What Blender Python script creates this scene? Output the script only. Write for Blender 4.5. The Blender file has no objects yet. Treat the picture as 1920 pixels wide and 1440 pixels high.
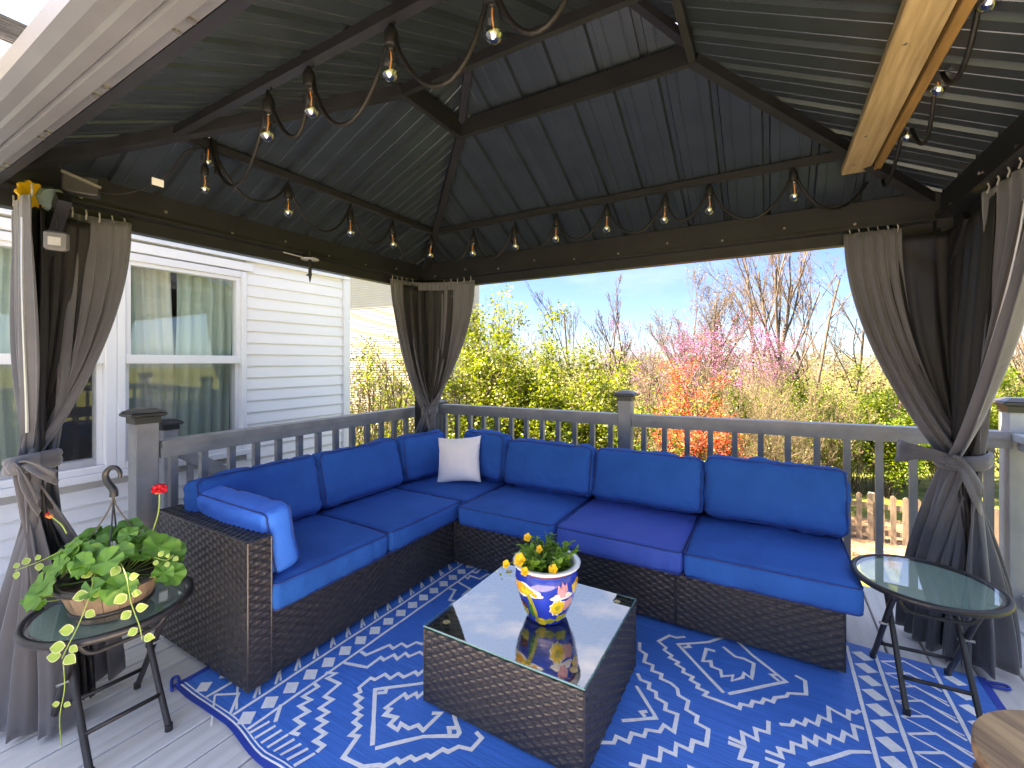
import bpy, math, random
import numpy as np
from mathutils import Vector, Matrix, noise
R = math.radians
sc = bpy.context.scene
COL = sc.collection

# ------------------------------------------------------------------ camera, sky, sun, exposure
cam_d = bpy.data.cameras.new('camera'); cam = bpy.data.objects.new('camera', cam_d); COL.objects.link(cam)
cam.location = (0, 0, 1.32); cam.rotation_euler = (R(90), 0, R(30.3))
cam_d.sensor_width = 36; cam_d.lens = 830/1920*36; cam_d.shift_y = -(720-677)/1920
cam_d.clip_start = 0.02; cam_d.clip_end = 3000
sc.camera = cam
SUN_EL, SUN_AZ = 54, 250          # azimuth the light comes FROM, degrees clockwise from +Y
w = bpy.data.worlds.new('World'); sc.world = w; w.use_nodes = True
nt = w.node_tree; nt.nodes.clear()
out = nt.nodes.new('ShaderNodeOutputWorld'); bg = nt.nodes.new('ShaderNodeBackground')
sky = nt.nodes.new('ShaderNodeTexSky'); sky.sky_type = 'NISHITA'; sky.sun_disc = False
sky.sun_elevation = R(SUN_EL); sky.sun_rotation = R(SUN_AZ); sky.ozone_density = 3.5; sky.dust_density = .0; sky.air_density = 1.0; sky.altitude = 1500
tc = nt.nodes.new('ShaderNodeTexCoord'); mp = nt.nodes.new('ShaderNodeMapping'); mp.inputs['Scale'].default_value = (1.6, 1.6, 5.5)
nz = nt.nodes.new('ShaderNodeTexNoise'); nz.inputs['Scale'].default_value = 2.2; nz.inputs['Detail'].default_value = 7; nz.inputs['Roughness'].default_value = .58
rp = nt.nodes.new('ShaderNodeValToRGB'); rp.color_ramp.elements[0].position = .50; rp.color_ramp.elements[1].position = .78
rp.color_ramp.elements[1].color = (.5, .5, .5, 1)
mx = nt.nodes.new('ShaderNodeMixRGB'); mx.inputs['Color2'].default_value = (5.0, 5.2, 5.5, 1)
nt.links.new(tc.outputs['Generated'], mp.inputs['Vector']); nt.links.new(mp.outputs[0], nz.inputs['Vector'])
nt.links.new(nz.outputs['Fac'], rp.inputs['Fac']); nt.links.new(rp.outputs['Color'], mx.inputs['Fac'])
sx = nt.nodes.new('ShaderNodeSeparateXYZ'); nt.links.new(tc.outputs['Generated'], sx.inputs[0])
hr = nt.nodes.new('ShaderNodeValToRGB'); hr.color_ramp.elements[0].position = 0; hr.color_ramp.elements[0].color = (.145, .205, .30, 1); hr.color_ramp.elements[1].position = .55; hr.color_ramp.elements[1].color = (1, 1, 1, 1); e_ = hr.color_ramp.elements.new(.22); e_.color = (.16, .25, .42, 1)
nt.links.new(sx.outputs['Z'], hr.inputs['Fac'])
hm = nt.nodes.new('ShaderNodeMixRGB'); hm.blend_type = 'MULTIPLY'; hm.inputs['Fac'].default_value = 1      # darkens and blues the sky toward the horizon, all the way round
nt.links.new(sky.outputs[0], mx.inputs['Color1']); nt.links.new(mx.outputs[0], hm.inputs['Color1']); nt.links.new(hr.outputs[0], hm.inputs['Color2']); nt.links.new(hm.outputs[0], bg.inputs['Color'])
bg.inputs['Strength'].default_value = .06
nt.links.new(bg.outputs[0], out.inputs['Surface'])
sl = bpy.data.lights.new('sun', 'SUN'); sl.energy = 2.9; sl.angle = R(.53); sl.color = (1, .955, .88)
sun = bpy.data.objects.new('sun', sl); COL.objects.link(sun); sun.location = (-20, -8, 25)
_az, _el = R(SUN_AZ), R(SUN_EL)
_sd = Vector((math.sin(_az)*math.cos(_el), math.cos(_az)*math.cos(_el), math.sin(_el)))
sun.rotation_euler = _sd.to_track_quat('Z', 'Y').to_euler()
vs = sc.view_settings; vs.view_transform = 'Standard'; vs.look = 'None'; vs.gamma = 1; vs.use_curve_mapping = False
vs.exposure = 4.15
vs.use_white_balance = True; vs.white_balance_temperature = 10200; vs.white_balance_tint = 20

# ------------------------------------------------------------------ materials
def mat(name, col, rough=.6, metal=0., var=.0, vs=6., bump=0., bs=60., spec=.5, stretch=(1,1,1), col2=None, objvar=0.,
        coat=0., sheen=0., detail=4., fine=0., island=0.):
    m = bpy.data.materials.new(name); m.use_nodes = True
    n = m.node_tree; p = n.nodes['Principled BSDF']
    p.inputs['Roughness'].default_value = rough; p.inputs['Metallic'].default_value = metal
    p.inputs['Specular IOR Level'].default_value = spec
    p.inputs['Coat Weight'].default_value = coat; p.inputs['Sheen Weight'].default_value = sheen
    c = (*col, 1)
    src = None
    if var or col2 or bump:
        t = n.nodes.new('ShaderNodeTexCoord'); mpn = n.nodes.new('ShaderNodeMapping'); mpn.inputs['Scale'].default_value = stretch
        n.links.new(t.outputs['Object'], mpn.inputs['Vector'])
    if var or col2:
        z = n.nodes.new('ShaderNodeTexNoise'); z.inputs['Scale'].default_value = vs; z.inputs['Detail'].default_value = detail
        n.links.new(mpn.outputs[0], z.inputs['Vector'])
        r = n.nodes.new('ShaderNodeValToRGB'); r.color_ramp.elements[0].position = .32; r.color_ramp.elements[1].position = .68
        r.color_ramp.elements[0].color = (*[x*(1-var) for x in col], 1)
        r.color_ramp.elements[1].color = (*col2, 1) if col2 else (*[min(1, x*(1+var)) for x in col], 1)
        n.links.new(z.outputs['Fac'], r.inputs['Fac']); src = r.outputs['Color']
    if objvar or island:
        if island:
            oi = n.nodes.new('ShaderNodeNewGeometry'); rnd = oi.outputs['Random Per Island']; amt = island
        else:
            oi = n.nodes.new('ShaderNodeObjectInfo'); rnd = oi.outputs['Random']; amt = objvar
        mr = n.nodes.new('ShaderNodeMapRange'); mr.inputs['To Min'].default_value = 1-amt; mr.inputs['To Max'].default_value = 1+amt
        n.links.new(rnd, mr.inputs['Value'])
        ml = n.nodes.new('ShaderNodeVectorMath'); ml.operation = 'SCALE'
        if src: n.links.new(src, ml.inputs[0])
        else: ml.inputs[0].default_value = col
        n.links.new(mr.outputs[0], ml.inputs['Scale']); src = ml.outputs[0]
    if src: n.links.new(src, p.inputs['Base Color'])
    else: p.inputs['Base Color'].default_value = c
    if bump:
        z2 = n.nodes.new('ShaderNodeTexNoise'); z2.inputs['Scale'].default_value = bs; z2.inputs['Detail'].default_value = 5
        n.links.new(mpn.outputs[0], z2.inputs['Vector'])
        b = n.nodes.new('ShaderNodeBump'); b.inputs['Strength'].default_value = bump; b.inputs['Distance'].default_value = .01
        n.links.new(z2.outputs['Fac'], b.inputs['Height']); n.links.new(b.outputs[0], p.inputs['Normal'])
    return m

def leafmat(name, cols, rough=.5, trans=.35):
    m = bpy.data.materials.new(name); m.use_nodes = True
    n = m.node_tree; p = n.nodes['Principled BSDF']; o = n.nodes['Material Output']
    g = n.nodes.new('ShaderNodeNewGeometry'); r = n.nodes.new('ShaderNodeValToRGB')
    el = r.color_ramp.elements
    while len(el) < len(cols): el.new(.5)
    for i, c in enumerate(cols): el[i].position = i/(len(cols)-1); el[i].color = (*c, 1)
    n.links.new(g.outputs['Random Per Island'], r.inputs['Fac'])
    n.links.new(r.outputs[0], p.inputs['Base Color']); p.inputs['Roughness'].default_value = rough
    t = n.nodes.new('ShaderNodeBsdfTranslucent'); n.links.new(r.outputs[0], t.inputs['Color'])
    x = n.nodes.new('ShaderNodeMixShader'); x.inputs[0].default_value = trans
    n.links.new(p.outputs[0], x.inputs[1]); n.links.new(t.outputs[0], x.inputs[2]); n.links.new(x.outputs[0], o.inputs[0])
    return m

def glassmat(name, tint, ior=1.5, rough=0., bump=0., base=0.):
    m = bpy.data.materials.new(name); m.use_nodes = True
    n = m.node_tree; n.nodes.remove(n.nodes['Principled BSDF']); o = n.nodes['Material Output']
    f = n.nodes.new('ShaderNodeFresnel'); f.inputs['IOR'].default_value = ior
    t = n.nodes.new('ShaderNodeBsdfTransparent'); t.inputs['Color'].default_value = (*tint, 1)
    g = n.nodes.new('ShaderNodeBsdfGlossy'); g.inputs['Roughness'].default_value = rough
    x = n.nodes.new('ShaderNodeMixShader')
    ad = n.nodes.new('ShaderNodeMath'); ad.operation = 'ADD'; ad.inputs[1].default_value = base; ad.use_clamp = True
    geo = n.nodes.new('ShaderNodeNewGeometry'); inv = n.nodes.new('ShaderNodeMath'); inv.operation = 'SUBTRACT'; inv.inputs[0].default_value = 1
    mu = n.nodes.new('ShaderNodeMath'); mu.operation = 'MULTIPLY'      # thin sheet: reflect once, at the outer face
    n.links.new(geo.outputs['Backfacing'], inv.inputs[1]); n.links.new(f.outputs[0], ad.inputs[0]); n.links.new(ad.outputs[0], mu.inputs[0]); n.links.new(inv.outputs[0], mu.inputs[1]); n.links.new(mu.outputs[0], x.inputs[0])
    n.links.new(t.outputs[0], x.inputs[1]); n.links.new(g.outputs[0], x.inputs[2]); n.links.new(x.outputs[0], o.inputs[0])
    if bump:
        z = n.nodes.new('ShaderNodeTexNoise'); z.inputs['Scale'].default_value = 9; b = n.nodes.new('ShaderNodeBump'); b.inputs['Strength'].default_value = bump
        tcn = n.nodes.new('ShaderNodeTexCoord'); n.links.new(tcn.outputs['Object'], z.inputs['Vector'])
        n.links.new(z.outputs['Fac'], b.inputs['Height']); n.links.new(b.outputs[0], g.inputs['Normal'])
    return m

def netmat(name, col, alpha):
    m = bpy.data.materials.new(name); m.use_nodes = True
    n = m.node_tree; p = n.nodes['Principled BSDF']; p.inputs['Base Color'].default_value = (*col, 1)
    p.inputs['Alpha'].default_value = alpha; p.inputs['Roughness'].default_value = .7
    return m

M = {}
M['deck'] = mat('deck_paint', (.64, .63, .62), .55, var=.08, vs=3, bump=.35, bs=26, stretch=(9, .7, 9), col2=(.72, .71, .70), objvar=.06)
M['deck_side'] = mat('deck_joist', (.30, .27, .23), .8, var=.2, bump=.3, stretch=(1, 8, 8))
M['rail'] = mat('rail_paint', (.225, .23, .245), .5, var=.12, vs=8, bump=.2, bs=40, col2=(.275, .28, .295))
M['rail_skylit'] = mat('rail_paint_skylit', (.42, .43, .44), .55, var=.12, vs=6, bump=.25, bs=30)  # lighter copy of the rail paint, for skylight on the right post
M['cap'] = mat('post_cap', (.03, .028, .027), .35, var=.2, bump=.05)
M['siding'] = mat('vinyl_siding', (.86, .85, .83), .45, var=.03, vs=2, bump=.04, bs=90, stretch=(3, .6, 3), objvar=.025)
M['trim'] = mat('white_trim', (.82, .82, .82), .4, var=.02, vs=3)
M['wall_core'] = mat('wall_core', (.5, .48, .45), .8, var=.1)
M['room'] = mat('dark_room', (.14, .14, .14), .9, var=.2)
M['shingle'] = mat('shingles', (.16, .13, .11), .9, var=.35, vs=14, bump=.5, bs=30, objvar=.2)
M['cream'] = mat('cream_siding', (.50, .45, .40), .55, var=.04, vs=1.2)
M['steel'] = mat('roof_steel', (.032, .044, .054), .36, metal=.5, var=.12, vs=7, bump=.03, bs=160)
M['frame'] = mat('gazebo_frame', (.015, .0155, .018), .42, metal=.2, var=.2, vs=10, bump=.03, bs=150)
M['frame_front_lit'] = mat('front_gutter_lit', (.10, .105, .118), .4, metal=.2, var=.1, vs=6, bump=.03, bs=150)  # same dark frame metal, coloured lighter for the light it catches
M['bolt'] = mat('bolt_zinc', (.35, .33, .30), .35, metal=.9, var=.2)
M['drape'] = mat('drape_fabric', (.074, .075, .085), .75, var=.10, vs=3, bump=.05, bs=220, sheen=.3, col2=(.098, .098, .110))
M['net'] = netmat('mosquito_net', (.012, .011, .012), .93)
M['zip'] = mat('zipper', (.55, .54, .53), .35, metal=.7)
M['ziptape'] = mat('zipper_tape', (.06, .05, .045), .8)
M['wicker'] = mat('wicker_resin', (.030, .0275, .029), .33, var=.25, vs=40, bump=.06, bs=300)
M['wicker_in'] = mat('wicker_core', (.012, .011, .011), .8)
M['blue'] = mat('blue_fabric', (.005, .104, .38), .75, var=.10, vs=4, bump=.10, bs=420, spec=.08, detail=3)
M['blue_faded'] = mat('blue_fabric_faded', (.016, .092, .42), .75, var=.10, vs=3, bump=.10, bs=420, spec=.2, col2=(.040, .098, .43))
def fabric_folds(m, sc_=7., st=.35, dist=.02):
    n = m.node_tree; p = n.nodes['Principled BSDF']; old = p.inputs['Normal'].links[0].from_node if p.inputs['Normal'].links else None
    t = n.nodes.new('ShaderNodeTexCoord'); z = n.nodes.new('ShaderNodeTexNoise'); z.inputs['Scale'].default_value = sc_; z.inputs['Detail'].default_value = 3; z.inputs['Distortion'].default_value = 1.2
    b = n.nodes.new('ShaderNodeBump'); b.inputs['Strength'].default_value = st; b.inputs['Distance'].default_value = dist
    n.links.new(t.outputs['Object'], z.inputs['Vector']); n.links.new(z.outputs['Fac'], b.inputs['Height'])
    if old: n.links.new(old.outputs[0], b.inputs['Normal'])
    n.links.new(b.outputs[0], p.inputs['Normal'])
for k_ in ('blue', 'blue_faded'): fabric_folds(M[k_])
fabric_folds(M['drape'], 9., .3, .015)
M['piping'] = mat('piping', (.003, .035, .19), .7)
M['white_fab'] = mat('white_fabric', (.86, .83, .84), .8, var=.04, vs=5, bump=.15, bs=300, sheen=.2)
M['rug'] = mat('rug_blue', (.003, .185, .70), .5, var=.16, vs=3.2, bump=.5, bs=9, stretch=(1, 40, 1), col2=(.006, .23, .78))
M['rug_white'] = mat('rug_white', (.93, .93, .93), .65, var=.06, vs=60, bump=.25, bs=120)
M['rug_edge'] = mat('rug_binding', (.005, .06, .40), .55, var=.1, bump=.2, bs=200)
M['tube'] = mat('black_tube', (.028, .027, .028), .38, metal=.2, var=.15, vs=20)
M['tglass'] = glassmat('table_glass', (.90, .96, .94), 1.5, .015, .0, base=.20)
M['under'] = mat('glass_texture', (.07, .10, .095), .35, var=.3, vs=60, bump=.6, bs=90)
M['cglass'] = glassmat('coffee_glass', (.80, .88, .86), 1.52, .012, base=.24)
M['glassedge'] = mat('glass_edge', (.12, .30, .26), .15)
M['brass'] = mat('brass_pad', (.42, .32, .14), .35, metal=.8, var=.2)
M['pane'] = glassmat('window_glass', (.95, .97, .96), 1.5, .0, bump=.02, base=.10)
M['winframe'] = mat('vinyl_frame', (.80, .80, .81), .35, var=.02)
M['screen'] = netmat('insect_screen', (.06, .06, .062), .28)
M['wcurtain'] = mat('satin_curtain', (.50, .60, .51), .38, var=.06, vs=2, sheen=.4)
M['sheer'] = mat('sheer_curtain', (.70, .72, .64), .7, var=.05, vs=2)
M['cable'] = mat('black_cable', (.006, .006, .006), .6, spec=.3)
M['bulb'] = glassmat('bulb_glass', (.90, .88, .85), 1.45, .08, base=.24)
fil = bpy.data.materials.new('filament'); fil.use_nodes = True
fp = fil.node_tree.nodes['Principled BSDF']; fp.inputs['Base Color'].default_value = (.30, .14, .04, 1)
fp.inputs['Emission Color'].default_value = (1, .38, .08, 1); fp.inputs['Emission Strength'].default_value = .03
M['filament'] = fil
M['pine'] = mat('pale_pine', (.27, .185, .085), .6, var=.18, vs=5, bump=.15, bs=30, stretch=(14, .8, 14), col2=(.33, .24, .125))
M['pine_dark'] = mat('orange_pine', (.20, .11, .035), .55, var=.2, vs=6, bump=.15, bs=30, stretch=(14, .8, 14))
M['acacia'] = mat('acacia_wood', (.30, .16, .075), .5, var=.35, vs=4, bump=.12, bs=20, stretch=(12, 1.2, 12), col2=(.46, .28, .13), objvar=.22)
M['rattan'] = mat('brown_rattan', (.17, .095, .045), .55, var=.4, vs=25, bump=.2, bs=80)
M['barrel'] = mat('barrel_wood', (.20, .14, .095), .7, var=.2, vs=6, bump=.25, bs=30, stretch=(6, 6, .6), objvar=.15)
M['blackplastic'] = mat('black_plastic', (.02, .02, .021), .42, var=.1)
M['soil'] = mat('soil', (.06, .035, .02), .95, var=.5, vs=60, bump=.8, bs=90)
M['yellow'] = mat('yellow_plastic', (.38, .22, .01), .45, var=.1)
M['teal'] = mat('grey_green_plastic', (.11, .16, .165), .5, var=.1)
M['greybox'] = mat('grey_box', (.09, .09, .092), .5, var=.1)
M['sticker'] = mat('silver_sticker', (.30, .295, .29), .5, var=.08, vs=60)
M['white_plastic'] = mat('white_plastic', (.75, .75, .73), .4)
M['pot_blue'] = mat('pot_glaze_blue', (.010, .045, .42), .12, var=.35, vs=9, coat=.6)
M['pot_white'] = mat('pot_glaze_white', (.78, .77, .74), .15, coat=.5, var=.03)
M['pot_plum'] = mat('pot_glaze_plum', (.15, .03, .06), .15, coat=.5)
M['p_yellow'] = mat('glaze_yellow', (.80, .55, .04), .15, var=.12, vs=30, coat=.5)
M['p_orange'] = mat('glaze_orange', (.85, .38, .02), .15, var=.15, vs=30, coat=.5)
M['p_pink'] = mat('glaze_pink', (.70, .32, .34), .15, var=.15, vs=40, coat=.5)
M['p_olive'] = mat('glaze_olive', (.38, .36, .05), .15, var=.25, vs=25, coat=.5)
M['p_green'] = mat('glaze_green', (.03, .16, .03), .15, coat=.5)
M['p_brown'] = mat('glaze_brown', (.16, .05, .03), .15, coat=.5)
M['ger'] = leafmat('geranium_leaf', [(.05, .17, .022), (.09, .26, .035), (.14, .33, .06)], .45, .25)
M['vinca'] = leafmat('vinca_leaf', [(.22, .36, .06), (.30, .46, .09)], .4, .25)
M['vinca_edge'] = mat('vinca_margin', (.52, .56, .28), .5)
M['stem'] = mat('green_stem', (.20, .30, .06), .5, var=.2)
M['red'] = leafmat('red_petal', [(.55, .005, .015), (.75, .015, .03)], .5, .2)
M['redbud_bud'] = mat('orange_bud', (.45, .16, .04), .6, var=.3)
M['pansyleaf'] = leafmat('pansy_leaf', [(.08, .22, .02), (.16, .34, .035), (.22, .40, .06)], .5, .3)
M['pansy'] = leafmat('pansy_petal', [(.85, .42, .01), (.90, .60, .03)], .5, .25)
M['bark'] = mat('grey_bark', (.10, .078, .06), .9, var=.3, vs=12, bump=.4, bs=30)
M['twig'] = mat('brown_twig', (.13, .095, .065), .9, var=.3, vs=3)
M['twig_tan'] = mat('tan_twig', (.15, .12, .075), .9, var=.25, vs=2, island=.25)
M['lf_bush'] = leafmat('bush_leaf', [(.075, .14, .004), (.12, .185, .007), (.155, .21, .010), (.185, .225, .016)], .5, .5)
M['lf_bush2'] = leafmat('thicket_leaf', [(.055, .115, .003), (.10, .16, .006), (.14, .185, .01)], .5, .42)
M['lf_green'] = leafmat('green_leaf', [(.055, .14, .004), (.10, .19, .007), (.16, .22, .012)], .5, .42)
M['lf_red'] = leafmat('quince_bloom', [(.42, .025, .008), (.50, .06, .018), (.48, .11, .04)], .55, .3)
M['lf_pink'] = leafmat('redbud_bloom', [(.22, .055, .20), (.28, .09, .26), (.33, .15, .31)], .6, .3)
M['lf_far'] = leafmat('far_leaf', [(.085, .085, .03), (.09, .12, .02), (.11, .085, .055), (.07, .12, .015)], .7, .3)
M['lf_bud'] = leafmat('tree_bud', [(0.187, 0.11, 0.0385), (0.165, 0.154, 0.0385)], .7, .3)
M['picket'] = mat('weathered_picket', (.17, .135, .10), .85, var=.25, vs=5, bump=.3, bs=30, stretch=(10, 10, 1), objvar=.15)
M['grass'] = mat('lawn', (.06, .10, .010), .9, var=.35, vs=1.8, col2=(.15, .17, .025), bump=.6, bs=60, detail=8)
M['mulch'] = mat('mulch', (.18, .115, .07), .95, var=.35, vs=8, bump=.8, bs=40)
M['blade'] = leafmat('grass_blade', [(0.066, 0.121, 0.0083), (0.121, 0.176, 0.0138), (0.1815, 0.198, 0.033)], .6, .3)

# ------------------------------------------------------------------ mesh helpers
class MB:
    def __init__(s): s.v = []; s.f = []; s.m = []; s.mi = 0
    def box(s, x0, x1, y0, y1, z0, z1, bev=0.):
        b = len(s.v)
        if not bev:
            s.v += [(x0,y0,z0),(x1,y0,z0),(x1,y1,z0),(x0,y1,z0),(x0,y0,z1),(x1,y0,z1),(x1,y1,z1),(x0,y1,z1)]
            s.add([(0,3,2,1),(4,5,6,7),(0,1,5,4),(1,2,6,5),(2,3,7,6),(3,0,4,7)], b)
        else:   # chamfered box: three face loops
            e = bev
            for z, i in ((z0, e), (z0+e, 0), (z1-e, 0), (z1, e)):
                c = [(x0+i+e,y0+i),(x1-i-e,y0+i),(x1-i,y0+i+e),(x1-i,y1-i-e),(x1-i-e,y1-i),(x0+i+e,y1-i),(x0+i,y1-i-e),(x0+i,y0+i+e)]
                s.v += [(x, y, z) for x, y in c]
            f = [tuple(range(7,-1,-1)), tuple(range(24,32))]
            for r in range(3):
                for k in range(8): f.append((r*8+k, r*8+(k+1)%8, r*8+8+(k+1)%8, r*8+8+k))
            s.add(f, b)
    def add(s, faces, b=0):
        for f in faces: s.f.append(tuple(i+b for i in f)); s.m.append(s.mi)
    def obox(s, p0, p1, w, h, up=(0,0,1), roll_off=0.):
        """bar from p0 to p1, w wide, h tall, centred"""
        p0, p1 = Vector(p0), Vector(p1); d = (p1-p0).normalized(); u = Vector(up)
        sd = d.cross(u).normalized(); u = sd.cross(d).normalized(); b = len(s.v)
        for p in (p0, p1):
            for a, c in ((-1,-1),(1,-1),(1,1),(-1,1)): s.v.append(tuple(p+sd*(a*w/2)+u*(c*h/2)))
        s.add([(0,1,2,3),(7,6,5,4),(0,4,5,1),(1,5,6,2),(2,6,7,3),(3,7,4,0)], b)
    def tube(s, pts, r, sides=8, cap=True, closed=False):
        pts = [Vector(p) for p in pts]; n = len(pts); b = len(s.v)
        rs = r if hasattr(r, '__len__') else [r]*n
        d0 = (pts[1]-pts[0]).normalized(); ref = Vector((0,0,1)) if abs(d0.z) < .9 else Vector((1,0,0))
        nx = d0.cross(ref).normalized()
        for i in range(n):
            if closed: d = (pts[(i+1)%n]-pts[i-1]).normalized()
            else: d = (pts[min(i+1,n-1)]-pts[max(i-1,0)]).normalized()
            nx = (nx - d*nx.dot(d)); nx = nx.normalized() if nx.length > 1e-6 else d.orthogonal().normalized()
            ny = d.cross(nx)
            for k in range(sides):
                a = 2*math.pi*k/sides; s.v.append(tuple(pts[i]+(nx*math.cos(a)+ny*math.sin(a))*rs[i]))
        m = n if closed else n-1
        f = []
        for i in range(m):
            j = (i+1) % n
            for k in range(sides): f.append((i*sides+k, i*sides+(k+1)%sides, j*sides+(k+1)%sides, j*sides+k))
        if cap and not closed: f += [tuple(range(sides-1,-1,-1)), tuple((n-1)*sides+k for k in range(sides))]
        s.add(f, b)
    def lathe(s, prof, c=(0,0,0), sides=32, sx=1., sy=1., cap=True):
        b = len(s.v); n = len(prof)
        for r, z in prof:
            for k in range(sides):
                a = 2*math.pi*k/sides; s.v.append((c[0]+r*math.cos(a)*sx, c[1]+r*math.sin(a)*sy, c[2]+z))
        f = []
        for i in range(n-1):
            for k in range(sides): f.append((i*sides+k, i*sides+(k+1)%sides, (i+1)*sides+(k+1)%sides, (i+1)*sides+k))
        if cap and prof[0][0] > 1e-6: f.append(tuple(range(sides-1,-1,-1)))
        if cap and prof[-1][0] > 1e-6: f.append(tuple((n-1)*sides+k for k in range(sides)))
        s.add(f, b)
    def grid(s, P, closed=False):
        """P[i][j] points"""
        b = len(s.v); ni, nj = len(P), len(P[0])
        for row in P: s.v += [tuple(p) for p in row]
        s.add([(i*nj+j, i*nj+j+1, (i+1)*nj+j+1, (i+1)*nj+j) for i in range(ni-1) for j in range(nj-1)], b)
    def poly(s, pts):
        b = len(s.v); s.v += [tuple(p) for p in pts]; s.add([tuple(range(len(pts)))], b)
    def mesh(s, name, mats, smooth=False):
        me = bpy.data.meshes.new(name); me.from_pydata(s.v, [], s.f); 
        for m in (mats if isinstance(mats, (list, tuple)) else [mats]): me.materials.append(m)
        if any(s.m): me.polygons.foreach_set('material_index', s.m)
        if smooth: me.polygons.foreach_set('use_smooth', [True]*len(s.f))
        me.update(); return me
    def build(s, name, mats, parent=None, smooth=False, loc=(0,0,0), rz=0.):
        return link(name, s.mesh(name, mats, smooth), parent, loc, rz)
def link(name, me, parent=None, loc=(0,0,0), rz=0.):
    o = bpy.data.objects.new(name, me); COL.objects.link(o); o.location = loc; o.rotation_euler = (0,0,rz)
    if parent: o.parent = parent
    return o
def empty(name, loc=(0,0,0), rz=0., label=None, cat=None, group=None):
    o = bpy.data.objects.new(name, None); COL.objects.link(o); o.location = loc; o.rotation_euler = (0,0,rz); o.empty_display_size = .05
    if label: tag(o, label, cat, group)
    return o
def tag(o, label, cat, group=None, kind=None):
    o['label'] = label; o['category'] = cat
    if group: o['group'] = group
    if kind: o['kind'] = kind
    return o
def structure(o): o['kind'] = 'structure'; return o
def stuff(o): o['kind'] = 'stuff'; return o
def autosmooth(o, ang=35):
    me = o.data; me.polygons.foreach_set('use_smooth', [True]*len(me.polygons))
    try: me.set_sharp_from_angle(angle=R(ang))
    except Exception: pass
    return o
def lerp(a, b, t): return a+(b-a)*t
def bez(pts, n=8):
    """Catmull-Rom through pts"""
    P = [Vector(p) for p in pts]; o = []
    for i in range(len(P)-1):
        a, b, c, d = P[max(i-1,0)], P[i], P[i+1], P[min(i+2,len(P)-1)]
        for k in range(n):
            t = k/n; o.append(.5*((2*b)+(c-a)*t+(2*a-5*b+4*c-d)*t*t+(3*b-a-3*c+d)*t**3))
    o.append(P[-1]); return o
rng = random.Random(7)

# ------------------------------------------------------------------ ground
GZ = -2.2
def ground():
    xs = [-400,-150,-60,-30,-20,-14,-10,-7,-5,-3,-1,1,3,5,7,10,14,20,30,60,150,400]
    ys = [-300,-100,-40,-20,-10,-5,0,3,5,7,9,11,13,16,20,28,40,60,100,200,600]
    P = [[(x, y, GZ + (.10*noise.noise((x*.2, y*.2, 3)) if abs(x) < 40 and 4 < y < 60 else 0) - max(0, y-14)*.012) for x in xs] for y in ys]
    mb = MB(); mb.grid(P); g = mb.build('ground', M['grass'], smooth=True); structure(g)
    for p in g.data.polygons: p.flip() if p.normal.z < 0 else None
    mb = MB(); mb.grid([[(x, 9.75+.9*j+.12*math.sin(x*2.1+j), GZ+.045+.03*noise.noise((x, j, 0))) for x in np.linspace(-7, 9, 30)] for j in range(4)])
    m = mb.build('mulch_bed', M['mulch'], smooth=True); structure(m)
ground()
# lawn blades where the lawn shows past the deck edge
def blades():
    r = np.random.default_rng(5); n = 26000
    x = r.uniform(-1.5, 6.5, n); y = r.uniform(3.9, 10.0, n); h = r.uniform(.03, .085, n); a = r.uniform(0, 6.28, n)
    w_ = r.uniform(.004, .008, n); lean = r.normal(0, .03, (n, 2))
    V = np.zeros((n, 3, 3)); z0 = GZ+.0
    V[:,0,0] = x-w_*np.cos(a); V[:,0,1] = y-w_*np.sin(a); V[:,1,0] = x+w_*np.cos(a); V[:,1,1] = y+w_*np.sin(a)
    V[:,2,0] = x+lean[:,0]; V[:,2,1] = y+lean[:,1]; V[:,:,2] = z0-.03; V[:,2,2] = z0+h+.05
    me = bpy.data.meshes.new('lawn_grass'); me.vertices.add(n*3); me.vertices.foreach_set('co', V.ravel())
    me.loops.add(n*3); me.loops.foreach_set('vertex_index', np.arange(n*3, dtype=np.int32)); me.polygons.add(n)
    me.polygons.foreach_set('loop_start', np.arange(0, n*3, 3, dtype=np.int32)); me.update(calc_edges=True); me.materials.append(M['blade'])
    o = link('lawn_grass', me); stuff(o); o['label'] = 'short yellow-green lawn grass beyond the deck edge'; o['category'] = 'grass'
blades()

# ------------------------------------------------------------------ deck
DX0, DX1, DY0, DY1 = -2.86, 1.16, -3.0, 3.24
mb = MB()
mb.box(DX0, DX1, DY1-.005, DY1+.035, -.27, -.03); mb.box(DX1, DX1+.035, DY0, DY1+.035, -.27, -.03); mb.box(DX0-.035, DX0, 1.03, DY1+.035, -.27, -.03)
mb.box(-3.9, DX0-.035, 1.03, 1.065, -.27, -.03)
for k in range(10): mb.box(DX0, DX1, DY0+.2+.65*k, DY0+.24+.65*k, -.22, -.032)
for px in (-2.7, -.8, 1.05):
    for py in (3.1, .9, -2.6): mb.box(px-.07, px+.07, py-.07, py+.07, GZ-.1, -.22)
deck = structure(mb.build('deck_floor', M['deck_side']))
for k in range(28):   # unseen skirt boards, added to keep the board gaps dark against the sunlit lawn
    xk = DX0+.145*k; b_ = MB(); b_.box(xk, xk+.14, DY1-.03, DY1-.008, GZ-.05, -.275); b_.build('added_skirt_board', M['deck_side'], deck)
for k in range(43):
    yk = DY0+.145*k; b_ = MB(); b_.box(DX1-.03, DX1-.008, yk, yk+.14, GZ-.05, -.275); b_.build('added_skirt_board', M['deck_side'], deck)
xb = .4555-.15*40; i = 0
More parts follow.
